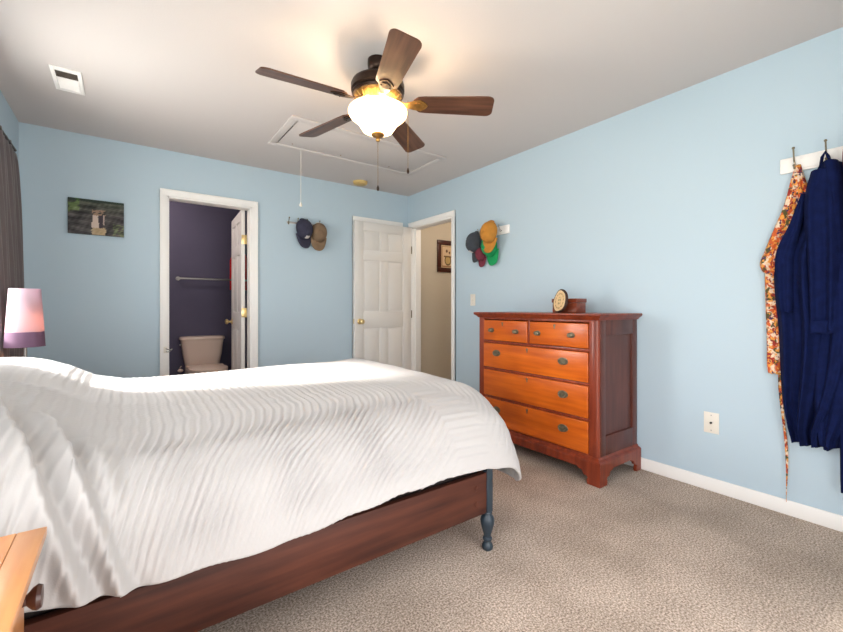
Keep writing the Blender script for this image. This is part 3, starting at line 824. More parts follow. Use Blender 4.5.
# ================================================================== DRESSER
def dresser():
    x0, x1, y0, y1, zt = 2.325, 2.795, 1.380, 2.408, 1.045
    t = thing('dresser', 'tall cherry chest with five orange drawers standing against the right wall', 'dresser', ((x0+x1)/2, (y0+y1)/2, 0))
    # top with moulded edge: three steps
    b = MB()
    b.box(x0-0.035, x1+0.005, y0-0.035, y1+0.035, zt-0.014, zt, 0.005, 3)
    P = []
    prof = [(0.035, zt-0.014), (0.030, zt-0.020), (0.020, zt-0.026), (0.012, zt-0.034), (0.008, zt-0.040), (0.0, zt-0.042)]
    for e, z in prof: P.append([(x1, y0-e, z), (x0-e, y0-e, z), (x0-e, y1+e, z), (x1, y1+e, z)])
    b.grid(P, closed_u=True)
    b.build('top', M['cherry_red'], t, ang=30)
    # case: stiles, rails, side frames, back
    b = MB(); st = 0.055
    zb = 0.155
    b.box(x0, x0+0.02, y0+0.022, y0+st+0.008, zb, zt-0.04, 0.002)           # near stile
    b.box(x0, x0+0.02, y1-st, y1, zb, zt-0.04, 0.002)             # far stile
    b.tube([(x0+0.020, y0+0.020, zb), (x0+0.020, y0+0.020, zt-0.042)], 0.019, 20)   # quarter column on the corner
    for za, zb2 in ((zt-0.055, zt-0.04), (0.806, 0.824), (0.596, 0.612), (0.374, 0.390), (zb, 0.170)):
        b.box(x0+0.003, x0+0.02, y0+st, y1-st, za, zb2, 0.001)
    b.box(x0+0.003, x0+0.02, 1.900, 1.920, 0.82, zt-0.05, 0.001)
    b.box(x1-0.01, x1, y0+.01, y1-.01, zb, zt-0.04)
    b.box(x0+.02, x1-.01, y0+.02, y1-.02, zb, zb+.01)
    b.build('case', M['cherry_red'], t, ang=30)
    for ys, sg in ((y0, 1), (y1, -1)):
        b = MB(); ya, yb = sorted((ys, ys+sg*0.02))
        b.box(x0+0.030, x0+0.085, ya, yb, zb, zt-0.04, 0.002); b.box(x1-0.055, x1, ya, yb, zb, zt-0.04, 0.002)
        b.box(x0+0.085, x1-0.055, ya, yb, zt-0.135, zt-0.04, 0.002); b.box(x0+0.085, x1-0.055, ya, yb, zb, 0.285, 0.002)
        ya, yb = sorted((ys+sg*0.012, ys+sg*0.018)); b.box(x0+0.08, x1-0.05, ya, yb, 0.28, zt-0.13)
        b.build('side_panel', M['cherry_shaded'], t, ang=30)
    # drawers
    def drawer(ya, yb, za, zb_, handles, kind, key):
        b = MB(); g = 0.003
        b.box(x0-0.004, x0+0.022, ya+g, yb-g, za+g, zb_-g, 0.005, 3)
        b.box(x0+0.022, x0+0.36, ya+0.02, yb-0.02, za+0.01, zb_-0.02)
        d = b.build('drawer', M['cherry'], t, ang=30)
        xf = x0-0.004
        for hy in handles:
            hz = (za+zb_)/2 + (0.0 if kind == 'knob' else 0.022)
            b = MB(); R = Matrix.Rotation(-PI/2, 4, 'Y')
            if kind == 'knob':
                b.lathe([(0.020, 0), (0.020, 0.002), (0.010, 0.004), (0.007, 0.012), (0.013, 0.018), (0.017, 0.024), (0.013, 0.029), (0, 0.030)], (0,0,0), 24, R)
                b.xf(Matrix.Translation((xf, hy, hz)) @ Matrix.Diagonal((1, 1.15, 0.9, 1)))
            else:
                b.lathe([(0.036, 0), (0.036, 0.0015), (0.030, 0.003), (0.024, 0.002), (0, 0.0035)], (0,0,0), 32, R)
                b.xf(Matrix.Translation((xf, hy, hz)) @ Matrix.Diagonal((1, 1.08, 0.70, 1)))
                for q in (-0.026, 0.026): b.tube([(xf-0.002, hy+q, hz+0.004), (xf-0.014, hy+q, hz+0.004)], 0.0035, 8)
                pts = []
                for k in range(11):
                    a = PI*k/10; pts.append((xf-0.013-0.004*math.sin(a), hy-0.026*math.cos(a), hz+0.004-0.022*math.sin(a)))
                b.tube(pts, [0.0025+0.002*math.sin(PI*k/10) for k in range(11)], 8)
            b.build('knob' if kind == 'knob' else 'bail_handle', M['pewter'], d)
        b = MB(); b.lathe([(0.009, 0), (0.009, 0.0015), (0, 0.002)], (0,0,0), 16, Matrix.Rotation(-PI/2, 4, 'Y')); b.box(-0.0022, -0.0002, -0.004, 0.004, -0.022, -0.004)
        b.xf(Matrix.Translation((xf, key, zb_-0.024))); b.build('keyhole', M['pewter'], d)
    ya, yb = y0+0.064, y1-0.048
    drawer(1.918, yb, 0.824, 0.986, (2.265, 2.02), 'knob', 2.155)
    drawer(ya, 1.902, 0.824, 0.986, (1.825, 1.56), 'knob', 1.69)
    for za, zb_, hs in ((0.612, 0.806, (2.215, 1.625)), (0.390, 0.596, (1.625,)), (0.170, 0.374, (2.215, 1.625))):
        drawer(ya, yb, za, zb_, hs, 'bail', 1.92)
    # base moulding and bracket feet
    b = MB(); P = []
    for e, z in ((0.0, 0.166), (0.005, 0.162), (0.008, 0.154), (0.024, 0.146), (0.028, 0.1375), (0.0, 0.137)):
        P.append([(x1, y0-e, z), (x0-e, y0-e, z), (x0-e, y1+e, z), (x1, y1+e, z)])
    b.grid(P, closed_u=True)
    e = 0.027
    # front skirt: outline in (y,z)
    def skirt(u0, u1, foot, zt_, fn, t0, t1):
        L = u1-u0
        half = [(0, 0), (foot, 0), (foot+0.004, 0.028), (foot-0.006, 0.040), (foot+0.006, 0.052), (foot+0.022, 0.050), (foot+0.030, 0.062), (foot+0.034, 0.076), (foot+0.060, 0.080), (foot+0.072, 0.092)]
        o1 = [(u0+a, z) for a, z in half]; o2 = [(u1-a, z) for a, z in reversed(half)]
        b.prism(o1+o2+[(u1, zt_), (u0, zt_)], t0, t1, fn, 0.001)
    skirt(y0-e, y1+e, 0.085, 0.138, lambda u, v, h: (h, u, v), x0-e, x0-e+0.02)
    for yy in (y0-e, y1+e-0.02):
        skirt(x0-e+0.02, x1, 0.06, 0.138, lambda u, v, h: (u, h, v), yy, yy+0.02)
    b.build('bracket_base', M['cherry_red'], t, ang=30)
dresser()

# wooden box and tree-slice disc on the dresser
ZD = 1.045
t = thing('keepsake_box', 'small reddish wooden keepsake box on top of the dresser, behind the round plaque', 'box', (2.56, 1.74, ZD))
b = MB(); b.box(2.505, 2.615, 1.645, 1.840, ZD, ZD+0.070, 0.003); b.build('body', M['boxwood'], t)
b = MB(); b.box(2.500, 2.620, 1.640, 1.845, ZD+0.0715, ZD+0.100, 0.004); b.build('lid', M['boxwood'], t)
b = MB(); b.box(2.497, 2.5045, 1.735, 1.750, ZD+0.055, ZD+0.085, 0.001); b.build('clasp', M['brass'], t)

def disc():
    c = Vector((2.452, 1.735, ZD+0.082)); R = 0.078
    # local: disc axis z -> faces -X, leaning back against the box
    mt = Matrix.Translation(c) @ Matrix.Rotation(math.radians(-24), 4, 'Z') @ Matrix.Rotation(math.radians(-90+10), 4, 'Y')
    t = thing('round_plaque', 'round tan wood-slice plaque with bark rim leaning on the wooden box', 'plaque', (c.x, c.y, ZD))
    rnd = random.Random(2)
    wob = [1+0.03*math.sin(3*2*PI*i/48+1)+0.02*math.sin(5*2*PI*i/48) for i in range(48)]
    b = MB(); P = []
    for r, z in ((0.90, 0.0085), (1.0, 0.010), (1.06, 0.004), (1.06, -0.006), (1.0, -0.010), (0.0001, -0.010)):
        P.append([(R*r*wob[i]*math.cos(2*PI*i/48), R*r*wob[i]*math.sin(2*PI*i/48), z) for i in range(48)])
    b.grid(P, closed_u=True); b.xf(mt); b.build('bark_rim', M['bark'], t)
    # face with printed ring and tree
    b = MB(); P = []; nr, na = 26, 48
    for k in range(nr+1):
        f = k/nr
        P.append([(R*0.93*f*wob[i]*math.cos(2*PI*i/na)+1e-6*math.cos(2*PI*i/na), R*0.93*f*wob[i]*math.sin(2*PI*i/na)+1e-6*math.sin(2*PI*i/na), 0.0092+0.0018*(1-f)) for i in range(na)])
    b.grid(P, closed_u=True); pts = [v.co.copy() for v in b.bm.verts]; b.xf(mt)
    o = b.build('face', M['vcol'], t)
    ca = o.data.color_attributes.new('Col', 'FLOAT_COLOR', 'POINT')
    for i, p in enumerate(pts):
        r = math.hypot(p.x, p.y)/R
        cc = srgb(228, 196, 148)
        if 0.60 < r < 0.70 and (math.degrees(math.atan2(p.y, p.x)) % 30) < 20: cc = srgb(160, 128, 84)
        if r < 0.35 and abs(p.y) < 0.018 and math.sin(p.x*260)+math.sin(p.y*300) > 0.2: cc = srgb(150, 130, 92)
        if r > 0.86: cc = srgb(236, 210, 166)
        ca.data[i].color = cc
disc()

# ================================================================== PICTURES
def canvas():
    x0, x1, z0, z1 = -0.355, -0.007, 1.656, 1.930
    t = thing('canvas_picture', 'dark unframed canvas photo of a couple outdoors, left of the bathroom door', 'picture', ((x0+x1)/2, YF-0.012, z0))
    b = MB(); b.box(x0, x1, YF-0.024, YF, z0, z1, 0.001); b.build('canvas', mat('canvas_edge', srgb(44, 46, 42), 0.7), t)
    b = MB(); nx, nz = 90, 70
    P = [[(x0+(x1-x0)*i/nx, YF-0.0248, z0+(z1-z0)*j/nz) for i in range(nx+1)] for j in range(nz+1)]
    b.grid(P); co = [v.co.copy() for v in b.bm.verts]
    o = b.build('photo_print', M['vcol'], t)
    ca = o.data.color_attributes.new('Col', 'FLOAT_COLOR', 'POINT')
    A = np.array([[(p.x-x0)/(x1-x0), (p.z-z0)/(z1-z0)] for p in co])
    n1 = sines(A[:, 0]*10, A[:, 1]*16, 2, 1.6); n2 = sines(A[:, 0]*40, A[:, 1]*50, 4, 1.3)
    for i in range(len(co)):
        u, v = A[i]; n = n1[i]; m = n2[i]; u += 0.008*m; v += 0.015*n2[(i*7) % len(co)]
        c = np.array([72, 68, 68.]) + 46*n*np.array([1, .95, .85]) + 26*m
        if v > 0.6: c += np.array([-4, 6, -6])*(v-.5)*2
        if v > 0.93: c = np.array([38, 52, 46.])
        if u < 0.2 and v > 0.6: c += np.array([18, 34, -2])*(n > 0)
        if u > 0.8 and v < 0.35: c += np.array([20, 34, 4])*(m > 0)
        # rocks under them
        if abs(u-0.54) < 0.12+0.05*m and v < 0.22: c = np.array([176, 156, 124.])+18*m
        # pale dress, dark suit, faces
        if abs(u-0.475) < 0.05+0.02*(v < 0.35) and 0.2 < v < 0.56: c = np.array([206, 188, 176.])
        if abs(u-0.575) < 0.035 and 0.2 < v < 0.56: c = np.array([60, 52, 62.])
        if 0.42 < u < 0.66 and 0.56 <= v < 0.72 and n+m > -0.1: c = np.array([150, 124, 104.])
        if abs(u-0.625) < 0.012 and 0.3 < v < 0.58: c = np.array([190, 170, 160.])
        c = np.clip(c, 12, 235); ca.data[i].color = srgb(*c)
canvas()

def hall_picture():
    x0, z0, z1 = 3.37, 1.555, 1.985; x1 = 3.74; y = HYF
    t = thing('framed_picture', 'dark mahogany framed print on the hallway wall through the open door', 'picture', ((x0+x1)/2, y, z0))
    b = MB(); k = 0.062
    for a in ((x0, x1, z1-k, z1), (x0, x1, z0, z0+k), (x0, x0+k, z0+k, z1-k), (x1-k, x1, z0+k, z1-k)): b.box(a[0], a[1], y-0.022, y, a[2], a[3], 0.004)
    b.build('frame', M['darkframe'], t)
    b = MB(); nx, nz = 50, 50
    P = [[(x0+k+(x1-x0-2*k)*i/nx, y-0.008, z0+k+(z1-z0-2*k)*j/nz) for i in range(nx+1)] for j in range(nz+1)]
    b.grid(P); co = [v.co.copy() for v in b.bm.verts]; o = b.build('print', M['vcol'], t)
    ca = o.data.color_attributes.new('Col', 'FLOAT_COLOR', 'POINT')
    for i, p in enumerate(co):
        u = (p.x-x0-k)/(x1-x0-2*k); v = (p.z-z0-k)/(z1-z0-2*k)
        c = (224, 196, 160)
        if 0.06 < u < 0.94 and 0.04 < v < 0.96 and (u < .1 or u > .9 or v < .08 or v > .92): c = (170, 128, 90)
        r = math.hypot((u-0.5)*1.0, v-0.33)
        if 0.17 < r < 0.23 and v < 0.5: c = (110, 90, 60)
        if r < 0.17: c = (204, 172, 112)
        if abs(v-0.5) < 0.02 and 0.2 < u < 0.8: c = (120, 92, 60)
        if (math.hypot(u-0.42, v-0.74) < 0.07) or (math.hypot(u-0.62, v-0.68) < 0.06): c = (112, 76, 58)
        ca.data[i].color = srgb(*c)
hall_picture()

# ================================================================== HOOK RAILS
def hook(mb, base, out, up=0.045, drop=0.03, r=0.003):
    """base: point on the rail, out: unit vector away from the wall"""
    o = Vector(out); bp = Vector(base)
    pts = [bp + Vector((0, 0, -0.01)), bp + o*0.012 + Vector((0, 0, -0.012)), bp + o*0.03 + Vector((0, 0, 0.005)), bp + o*0.045 + Vector((0, 0, up))]
    mb.tube(pts, r, 8); mb.sphere(pts[-1], r*1.9, n=8)
    pts = [bp + Vector((0, 0, -0.012)), bp + o*0.012 + Vector((0, 0, -drop)), bp + o*0.026 + Vector((0, 0, -drop-0.004)), bp + o*0.032 + Vector((0, 0, -drop+0.012))]
    mb.tube(pts, r, 8); mb.sphere(pts[-1], r*1.7, n=8)

# coat rail on the right wall near the camera
t = thing('coat_rail', 'white wooden coat rail with metal hooks, at the right edge holding the robe', 'coat rail', (XR, 0.37, 1.82))
b = MB(); b.box(XR-0.018, XR, 0.06, 0.636, 1.783, 1.861, 0.004); b.box(XR-0.021, XR-0.017, 0.07, 0.626, 1.793, 1.851, 0.003); b.build('board', M['trim'], t)
for y in (0.573, 0.455, 0.32, 0.18):
    b = MB(); hook(b, (XR-0.02, y, 1.826), (-1, 0, 0), 0.066, 0.03, 0.0036); b.build('hook', M['pewter'], t)
# cap rail on the right wall above the dresser
t = thing('cap_rail', 'short white cap rail with hooks on the right wall near the open door', 'hook rail', (XR, 2.72, 1.79))
b = MB(); b.box(XR-0.018, XR, 2.515, 2.95, 1.752, 1.830, 0.004); b.build('board', M['trim'], t)
for y in (2.60, 2.74, 2.87):
    b = MB(); hook(b, (XR-0.018, y, 1.797), (-1, 0, 0), 0.035, 0.02, 0.003); b.build('hook', M['chrome'], t)
# wire hook rack on the far wall
t = thing('wire_hook_rack', 'small metal hook rack on the far wall holding two caps', 'hook rack', (1.52, YF, 1.94))
b = MB(); b.box(1.325, 1.67, YF-0.006, YF, 1.935, 1.955, 0.002); b.build('bar', M['chrome'], t)
for x in (1.335, 1.425, 1.52, 1.655):
    b = MB(); hook(b, (x, YF-0.006, 1.95), (0, -1, 0), 0.035, 0.025, 0.004); b.build('hook', M['pewter'], t)

# ================================================================== CAPS
def cap(name, label, m, hookpt, out, roll=0, group=None, scale=1.0, brim_m=None, patch=None, tilt=0, yaw=0, strap=None):
    """cap hung by its back strap: crown bulges away from the wall, brim points down"""
    hp = Vector(hookpt); o = Vector(out).normalized()
    up = Vector((0, 0, 1)); side = up.cross(o).normalized()
    # local: x side, y front (brim), z crown-out
    B = Matrix((( side.x, -up.x, o.x, 0), (side.y, -up.y, o.y, 0), (side.z, -up.z, o.z, 0), (0, 0, 0, 1)))
    R = Matrix.Rotation(math.radians(yaw), 4, 'Y') @ Matrix.Rotation(math.radians(tilt), 4, 'X')
    mt = Matrix.Translation(hp) @ B @ Matrix.Rotation(math.radians(roll), 4, 'Z') @ R @ Matrix.Diagonal((scale, scale, scale, 1)) @ Matrix.Translation((0, 0.095, 0.0))
    t = thing(name, label, 'cap', hp, group)
    # crown: dome with six panel seams
    b = MB(); P = []; na, nr = 48, 14
    for k in range(nr+1):
        f = k/nr; a = f*PI/2
        row = []
        for i in range(na):
            th = 2*PI*i/na
            seam = 1-0.018*math.exp(-((((th/(PI/3)) % 1)-0.5)/0.06)**2)*math.sin(a)
            rx, ry = 0.076, 0.094
            rr_ = math.cos(a)**0.75 if k < nr else 0.001
            z = 0.090*math.sin(a)*seam
            front = 1+0.10*max(0, math.sin(th))*math.sin(a)
            row.append((rx*rr_*seam*math.cos(th), ry*rr_*seam*math.sin(th), z*front+0.004))
        P.append(row)
    b.grid(P, closed_u=True); b.sphere((0, 0, 0.096), 0.007, n=8)
    b.xf(mt); c = b.build('crown', m, t, ang=180)
    so = c.modifiers.new('thickness', 'SOLIDIFY'); so.thickness = 0.002
    # brim
    b = MB(); P = []
    for k in range(9):
        f = k/8; row = []
        for i in range(25):
            g = i/24*2-1; th = PI/2 + g*1.12
            bx_, by_ = 0.076*math.cos(th), 0.094*math.sin(th)
            ext = 0.082*f*(1-abs(g)**3.6)
            row.append((bx_*(1+0.14*f), by_+ext, 0.020 - 0.008*f - 0.020*abs(g)**2*f - 0.012*(1-f)))
        P.append(row)
    b.grid(P); b.xf(mt); br = b.build('brim', brim_m or m, t, ang=180)
    so = br.modifiers.new('thickness', 'SOLIDIFY'); so.thickness = 0.003
    # back strap
    b = MB(); pts = []
    for i in range(9):
        th = -PI/2 + (i/8*2-1)*0.45; pts.append((0.072*math.cos(th), 0.099*math.sin(th), 0.006))
    b.tube(pts, 0.005, 6); b.xf(mt); b.build('strap', strap or m, t)
    if patch:
        b = MB(); P = []
        for k in range(5):
            row = []
            for i in range(7):
                th = PI/2 + (i/6*2-1)*0.28; a = 0.35 + k/4*0.42
                rr_ = math.cos(a)**0.75*1.01
                row.append((0.078*rr_*math.cos(th), 0.096*rr_*math.sin(th), 0.090*math.sin(a)*(1+0.1*math.sin(a))*1.02+0.006))
            P.append(row)
        b.grid(P); b.xf(mt); b.build('patch', patch, t, ang=180)
    return t
g = 'caps on the far wall rack'
cap('cap', 'faded navy cap with pale front patch, left of the pair on the far wall', M['cap_navy'], (1.475, YF-0.035, 1.985), (0, -1, 0), -2, g, 1.12, patch=M['white_patch'], yaw=10, tilt=6)
cap('cap', 'tan cap hanging beside the navy one on the far wall', M['cap_tan'], (1.650, YF-0.035, 1.965), (0, -1, 0), 3, g, 1.10, yaw=-8, tilt=6, strap=M['plastic'])
g = 'caps on the right wall rail'
cap('cap', 'mustard yellow cap on the right wall rail, in front of the others', M['cap_must'], (XR-0.125, 2.62, 1.862), (-1, 0, 0), 10, g, 1.06, yaw=5)
cap('cap', 'charcoal cap with a pale patch, left of the mustard cap', M['cap_char'], (XR-0.045, 2.90, 1.815), (-1, 0, 0), 3, g, 1.10, patch=M['white_patch'], yaw=-12)
cap('cap', 'bright green cap hanging low behind the mustard cap', M['cap_green'], (XR-0.034, 2.735, 1.752), (-1, 0, 0), -10, g, 1.05)
cap('cap', 'maroon cap mostly hidden between the charcoal and mustard caps', M['cap_mar'], (XR-0.024, 2.850, 1.665), (-1, 0, 0), 0, g, 0.72)

# ================================================================== GARMENTS ON THE COAT RAIL
def drape(rows, xw, nfold, amp, seed=0, ncol=70, sub=6, fold_ph=0.0, slant=0.0):
    """rows (z, yLeft(high y), yRight(low y), depth). returns MB of a closed hanging cloth body"""
    R = [np.array(r, float) for r in rows]
    fine = []
    for i in range(len(R)-1):
        p0 = R[max(i-1, 0)]; p1 = R[i]; p2 = R[i+1]; p3 = R[min(i+2, len(R)-1)]
        for k in range(sub):
            u = k/sub; c = 0.5*((2*p1)+(-p0+p2)*u+(2*p0-5*p1+4*p2-p3)*u*u+(-p0+3*p1-3*p2+p3)*u**3)
            fine.append(c)
    fine.append(R[-1]); zr0, zr1 = fine[0][0], fine[-1][0]
    b = MB(); P = []
    rnd = random.Random(seed); ph = [rnd.uniform(0, 6.28) for _ in range(4)]
    for q in fine:
        z, ya, yb, d = q; f = (zr0-z)/(zr0-zr1+1e-9)
        row = []
        for j in range(ncol+1):
            g = j/ncol; y = ya+(yb-ya)*g
            shp = (1-abs(2*g-1)**3.2)**0.6
            fo = amp*min(1, 0.25+f*1.4)*(math.sin(2*PI*nfold*g+fold_ph+slant*f+0.5*math.sin(f*4+ph[0])) + 0.4*math.sin(2*PI*nfold*2.3*g+ph[1]+f*2))
            row.append((xw-d*shp-fo*shp, y, z+0.004*math.sin(g*17+ph[2])*(f > 0.97)))
        for j in range(ncol, -1, -4):
            g = j/ncol; row.append((xw, ya+(yb-ya)*g, z))
        P.append(row)
    Rg = b.grid(P, closed_u=True)
    b.bm.faces.new(Rg[0]); b.bm.faces.new(list(reversed(Rg[-1])))
    return b

XB = XR-0.022
# floral apron on the first hook
t = thing('floral_apron', 'orange floral apron hanging on the leftmost coat hook, half behind the robe', 'apron', (XB, 0.6, 1.25))
b = drape([(1.812, .574, .552, .012), (1.736, .592, .535, .025), (1.614, .620, .50, .035), (1.50, .660, .48, .04), (1.39, .698, .48, .045), (1.328, .718, .49, .05), (1.285, .712, .50, .05), (1.256, .690, .52, .04)], XB, 3.5, .008, 3)
b.build('bib', M['floral'], t, ang=180)
b = drape([(1.30, .700, .62, .02), (1.20, .697, .62, .022), (1.05, .694, .62, .022), (0.92, .690, .62, .022), (0.78, .688, .625, .022), (0.735, .682, .63, .018)], XB, 1.5, .005, 5, ncol=30)
b.build('skirt_panel', M['floral'], t, ang=180)
b = MB(); b.tube([(XB-0.026, .573, 1.806), (XB-0.030, .571, 1.825), (XB-0.026, .569, 1.806)], 0.003, 6); b.build('neck_loop', M['floral'], t)
b = MB(); P = []
for k in range(30):
    f = k/29; z = 0.80-0.725*f; y = .628 - .026*f + .006*math.sin(f*7) ; wv = 0.009+0.002*math.sin(f*11)
    P.append([(XB-.012-.004*math.sin(f*9), y-wv*math.cos(f*1.5), z), (XB-.008+.004*math.sin(f*6), y+wv*math.cos(f*1.5), z)])
b.grid(P); o = b.build('apron_tie', M['floral'], t, ang=180); so = o.modifiers.new('thickness', 'SOLIDIFY'); so.thickness = 0.002

# navy robe
t = thing('bathrobe', 'long navy terry bathrobe hanging on the coat rail at the right edge', 'bathrobe', (XB, 0.45, 0.55))
b = drape([(1.795, .480, .425, .03), (1.746, .498, .37, .06), (1.594, .545, .32, .08), (1.50, .582, .28, .095), (1.405, .628, .25, .105), (1.32, .656, .23, .115), (1.174, .656, .22, .12), (0.967, .640, .22, .12), (0.761, .632, .26, .115), (0.608, .624, .32, .105), (0.484, .606, .39, .09), (0.43, .592, .405, .085), (0.405, .588, .41, .08)], XB, 4, .030, 7, ncol=110, sub=8)
b.build('body', M['robe'], t, ang=180)
b = drape([(1.74, .50, .40, .05), (1.60, .525, .390, .065), (1.40, .520, .385, .07), (1.20, .512, .385, .07), (1.05, .508, .385, .068), (0.975, .508, .388, .066)], XB-.08, 1.6, .014, 9, ncol=50)
sl = b.build('sleeve', M['robe'], t, ang=180)
b = drape([(1.025, .514, .380, .078), (0.975, .514, .380, .078), (0.962, .510, .384, .072)], XB-.076, 1.6, .006, 9, ncol=50, sub=3); b.build('cuff', M['robe'], sl, ang=180)
b = drape([(1.64, .535, .515, .02), (1.50, .578, .530, .035), (1.35, .632, .555, .042), (1.15, .628, .560, .042), (1.06, .618, .562, .036)], XB-.085, 1.2, .006, 15, ncol=36)
b.build('sleeve', M['robe'], t, ang=180)
b = drape([(1.775, .455, .405, .05), (1.70, .448, .392, .060), (1.55, .440, .388, .062), (1.40, .425, .385, .058), (1.28, .408, .384, .05)], XB-.078, 1, .004, 17, ncol=30); b.build('collar', M['robe'], t, ang=180)
b = drape([(0.99, .49, .33, .02), (0.80, .495, .32, .03), (0.62, .49, .34, .032), (0.47, .475, .40, .03), (0.425, .470, .41, .028)], XB-.085, 2.2, .009, 11, ncol=50); b.build('front_flap', M['robe'], t, ang=180)
b = drape([(0.62, .405, .34, .02), (0.46, .400, .345, .025), (0.30, .398, .345, .02), (0.225, .396, .35, .015)], XB-.09, 1, .004, 13, ncol=24); b.build('belt', M['robe'], t, ang=180)
b = MB(); b.tube([(XB-.03, .475, 1.775), (XB-.045, .466, 1.815), (XB-.046, .455, 1.836), (XB-.045, .446, 1.815), (XB-.03, .437, 1.775)], 0.0065, 8); b.build('hanging_loop', M['robe'], t)

# maroon garment at the frame's edge
t = thing('maroon_shirt', 'maroon cloth hanging over the coat rail at the far right edge', 'shirt', (XB, 0.33, 1.0))
b = drape([(1.87, .375, .30, .05), (1.82, .395, .22, .12), (1.72, .392, .15, .13), (1.55, .36, .10, .13), (1.3, .30, .06, .12), (1.0, .24, .04, .11)], XB-.04, 3, .01, 21); b.build('body', M['maroon'], t, ang=180)

# ================================================================== WALL PLATES
t = thing('light_switch', 'small white light switch plate beside the entry door', 'light switch', (XR, 3.0, 1.155))
b = MB(); b.box(XR-0.006, XR, 2.965, 3.035, 1.098, 1.213, 0.003); b.build('plate', M['plastic'], t)
b = MB(); b.box(XR-0.014, XR-0.004, 2.994, 3.006, 1.145, 1.168, 0.002); b.build('toggle', M['plastic'], t)
for z in (1.125, 1.186):
    b = MB(); b.lathe([(0.003, 0), (0.003, 0.001), (0, 0.0015)], (XR-0.006, 3.0, z), 8, Matrix.Rotation(-PI/2, 4, 'Y')); b.build('screw', M['chrome'], t)
t = thing('wall_jack_plate', 'ivory cable jack plate low on the right wall between dresser and robe', 'wall plate', (XR, 0.952, 0.35))
b = MB(); b.box(XR-0.006, XR, 0.913, 0.991, 0.340, 0.463, 0.003); b.build('plate', M['plastic'], t)
b = MB(); b.lathe([(0.006, 0), (0.006, 0.008), (0.003, 0.008), (0.003, 0.003), (0, 0.003)], (XR-0.006, 0.952, 0.402), 12, Matrix.Rotation(-PI/2, 4, 'Y')); b.build('jack', M['slot'], t)
for z in (0.358, 0.446):
    b = MB(); b.lathe([(0.0035, 0), (0.0035, 0.001), (0, 0.0015)], (XR-0.006, 0.952, z), 8, Matrix.Rotation(-PI/2, 4, 'Y')); b.build('screw', M['chrome'], t)
t = thing('door_catch', 'small pale hook catch on the left casing of the bathroom door', 'catch', (0.300, YF-0.02, 0.72))
b = MB(); b.box(0.268, 0.292, YF-0.020, YF-0.016, 0.690, 0.745, 0.001); b.build('plate', M['plastic'], t)
b = MB(); b.tube([(0.284, YF-0.020, 0.728), (0.300, YF-0.034, 0.722), (0.322, YF-0.034, 0.716), (0.330, YF-0.034, 0.726)], 0.0045, 8); b.tube([(0.284, YF-0.020, 0.704), (0.298, YF-0.032, 0.700), (0.316, YF-0.032, 0.704)], 0.0035, 8); b.build('hook', M['chrome'], t)

# ================================================================== BATHROOM THINGS
def toilet():
    cx = 0.722; yb = BYF-0.015
    t = thing('toilet', 'bone-coloured toilet with closed lid in the dark bathroom', 'toilet', (cx, 5.1, 0))
    def rrect(w, d, z, cy, r=0.05, n=6):
        pts = []
        for sx, sy, a0 in ((1, 1, 0), (-1, 1, 90), (-1, -1, 180), (1, -1, 270)):
            for k in range(n+1):
                a = math.radians(a0+90*k/n); pts.append((cx+sx*(w/2-r)+r*math.cos(a), cy+sy*(d/2-r)+r*math.sin(a), z))
        return pts
    cy = yb-0.10
    b = MB(); R = b.grid([rrect(.330, .155, .405, cy), rrect(.35, .165, .43, cy), rrect(.395, .18, .55, cy), rrect(.428, .19, .69, cy), rrect(.434, .19, .712, cy)], closed_u=True)
    b.bm.faces.new(R[0]); b.bm.faces.new(R[-1]); b.build('tank', M['porcelain'], t)
    b = MB(); R = b.grid([rrect(.442, .20, .712, cy), rrect(.458, .21, .719, cy), rrect(.458, .21, .735, cy), rrect(.445, .198, .747, cy), rrect(.39, .15, .751, cy)], closed_u=True)
    b.bm.faces.new(R[0]); b.bm.faces.new(R[-1]); b.build('tank_lid', M['porcelain'], t)
    b = MB(); b.tube([(cx-.205, cy-.02, .665), (cx-.225, cy-.02, .665), (cx-.228, cy-.08, .658)], .006, 8); b.build('flush_lever', M['chrome'], t)
    def oval(wx, y0, y1, z, n=36):
        c = (y0+y1)/2; hy = (y1-y0)/2; o = []
        for i in range(n):
            a = 2*PI*i/n; s_ = math.sin(a); w_ = wx*(1 if s_ > 0 else 1)
            o.append((cx+w_*math.copysign(abs(math.cos(a))**0.85, math.cos(a)), c+hy*math.copysign(abs(s_)**0.9, s_), z))
        return o
    b = MB(); R = b.grid([oval(.11, 4.80, 5.30, 0), oval(.105, 4.82, 5.30, .12), oval(.13, 4.76, 5.32, .24), oval(.175, 4.70, 5.33, .34), oval(.185, 4.68, 5.34, .385), oval(.18, 4.69, 5.33, .398)], closed_u=True)
    b.bm.faces.new(R[0]); b.bm.faces.new(R[-1]); b.box(cx-.17, cx+.17, 5.10, yb-.02, .30, .404, .02, 3); b.build('bowl', M['porcelain'], t)
    b = MB(); R = b.grid([oval(.185, 4.68, 5.14, .399), oval(.192, 4.67, 5.15, .405), oval(.192, 4.67, 5.15, .416), oval(.186, 4.68, 5.14, .420)], closed_u=True)
    b.bm.faces.new(R[0]); b.bm.faces.new(R[-1]); b.build('seat', M['porcelain'], t)
    b = MB(); R = b.grid([oval(.186, 4.68, 5.15, .422), oval(.194, 4.665, 5.16, .428), oval(.190, 4.67, 5.155, .440), oval(.16, 4.72, 5.11, .446)], closed_u=True)
    b.bm.faces.new(R[0]); b.bm.faces.new(R[-1]); b.box(cx-.19, cx+.19, 5.09, 5.17, .420, .440, .008); b.build('seat_lid', M['porcelain'], t)
toilet()
t = thing('towel_bar', 'long pale towel bar on the dark bathroom wall above the toilet', 'towel bar', (0.9, BYF, 1.41))
b = MB(); b.tube([(0.475, BYF-.07, 1.412), (1.30, BYF-.07, 1.412)], 0.0105, 12); b.build('bar', M['chrome'], t)
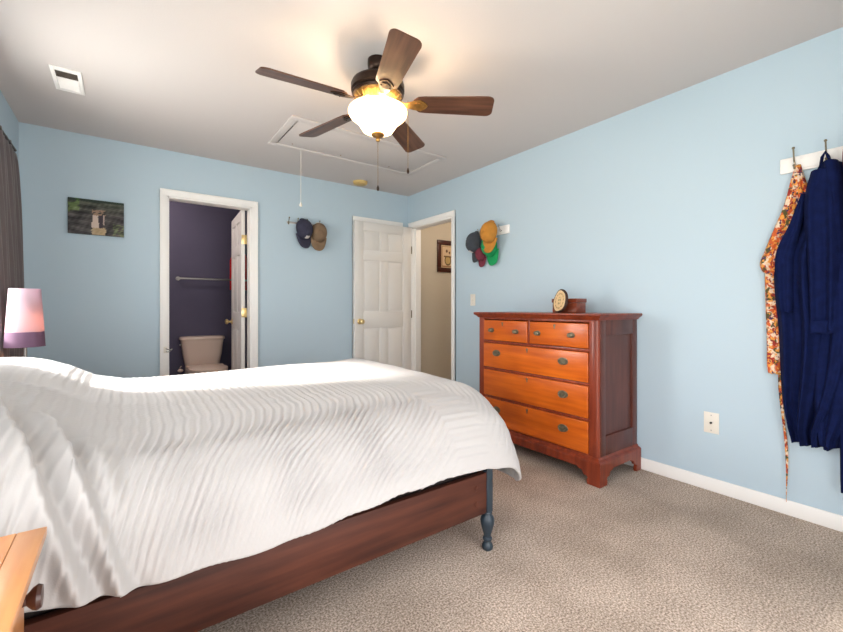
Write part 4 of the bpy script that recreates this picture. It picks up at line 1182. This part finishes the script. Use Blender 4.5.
for x in (0.49, 1.285):
    b = MB(); b.tube([(x, BYF, 1.412), (x, BYF-.075, 1.412)], 0.012, 12); b.lathe([(0.024, 0), (0.024, 0.006), (0.012, 0.010)], (x, BYF, 1.412), 16, Matrix.Rotation(PI/2, 4, 'X')); b.build('post', M['chrome'], t)
# red towel hanging from a hook, mostly hidden by the door
t = thing('towel_hook', 'small metal hook on the bathroom wall behind the door, under the red towel', 'hook', (1.14, BYF, 1.83))
b = MB(); b.lathe([(0.016, 0), (0.016, 0.005), (0, 0.006)], (1.14, BYF, 1.83), 16, Matrix.Rotation(PI/2, 4, 'X')); b.tube([(1.14, BYF, 1.83), (1.14, BYF-.05, 1.825), (1.14, BYF-.06, 1.85)], .005, 8); b.build('hook', M['chrome'], t)
b = MB(); P = []
for i in range(24):
    f = i/23; hw = 0.02+0.085*min(1, f*3.2)**0.7; row = []
    for j in range(28):
        g = j/27*2-1; row.append((1.14+hw*g, BYF-.022-.022*(1-g*g)-.010*math.sin(g*9+f*2)*(1-abs(g)), 1.835-0.54*f-0.02*g*g*(1-f)))
    row += [(1.14+hw, BYF-.006, row[-1][2]), (1.14-hw, BYF-.006, row[0][2])]
    P.append(row)
Rg = b.grid(P, closed_u=True); b.bm.faces.new(Rg[0]); b.bm.faces.new(Rg[-1])
tag(b.build('hand_towel', M['red'], origin=(1.14, BYF-.03, 1.29), ang=180), 'red towel hanging in the bathroom, peeking out beside the door edge', 'towel')
t = thing('shutoff_valve', 'small water shutoff valve on the bathroom wall left of the toilet', 'valve', (0.51, BYF, 0.37))
b = MB(); b.tube([(0.505, BYF, .37), (0.505, BYF-.09, .37)], .011, 12); b.tube([(0.505, BYF-.06, .37), (0.505, BYF-.06, .40), (0.52, BYF-.06, .415)], .006, 8); b.build('pipe', M['porcelain'], t)
b = MB(); b.sphere((0.505, BYF-.10, .37), 0.024, (1.2, .5, .8), 14); b.build('handle', M['porcelain'], t)

# lamps of the two rooms beyond
def point(name, loc, e, col, r=0.06):
    l = bpy.data.lights.new(name, 'POINT'); l.energy = e; l.color = col; l.shadow_soft_size = r
    o = bpy.data.objects.new(name, l); COL.objects.link(o); o.location = loc
point('hallway_ceiling_light', (3.55, 3.45, 2.25), 7, (1.0, 0.84, 0.68), 0.1)
point('bathroom_ceiling_light', (0.0, 4.75, 2.20), 13, (1.0, 0.86, 0.78), 0.1)
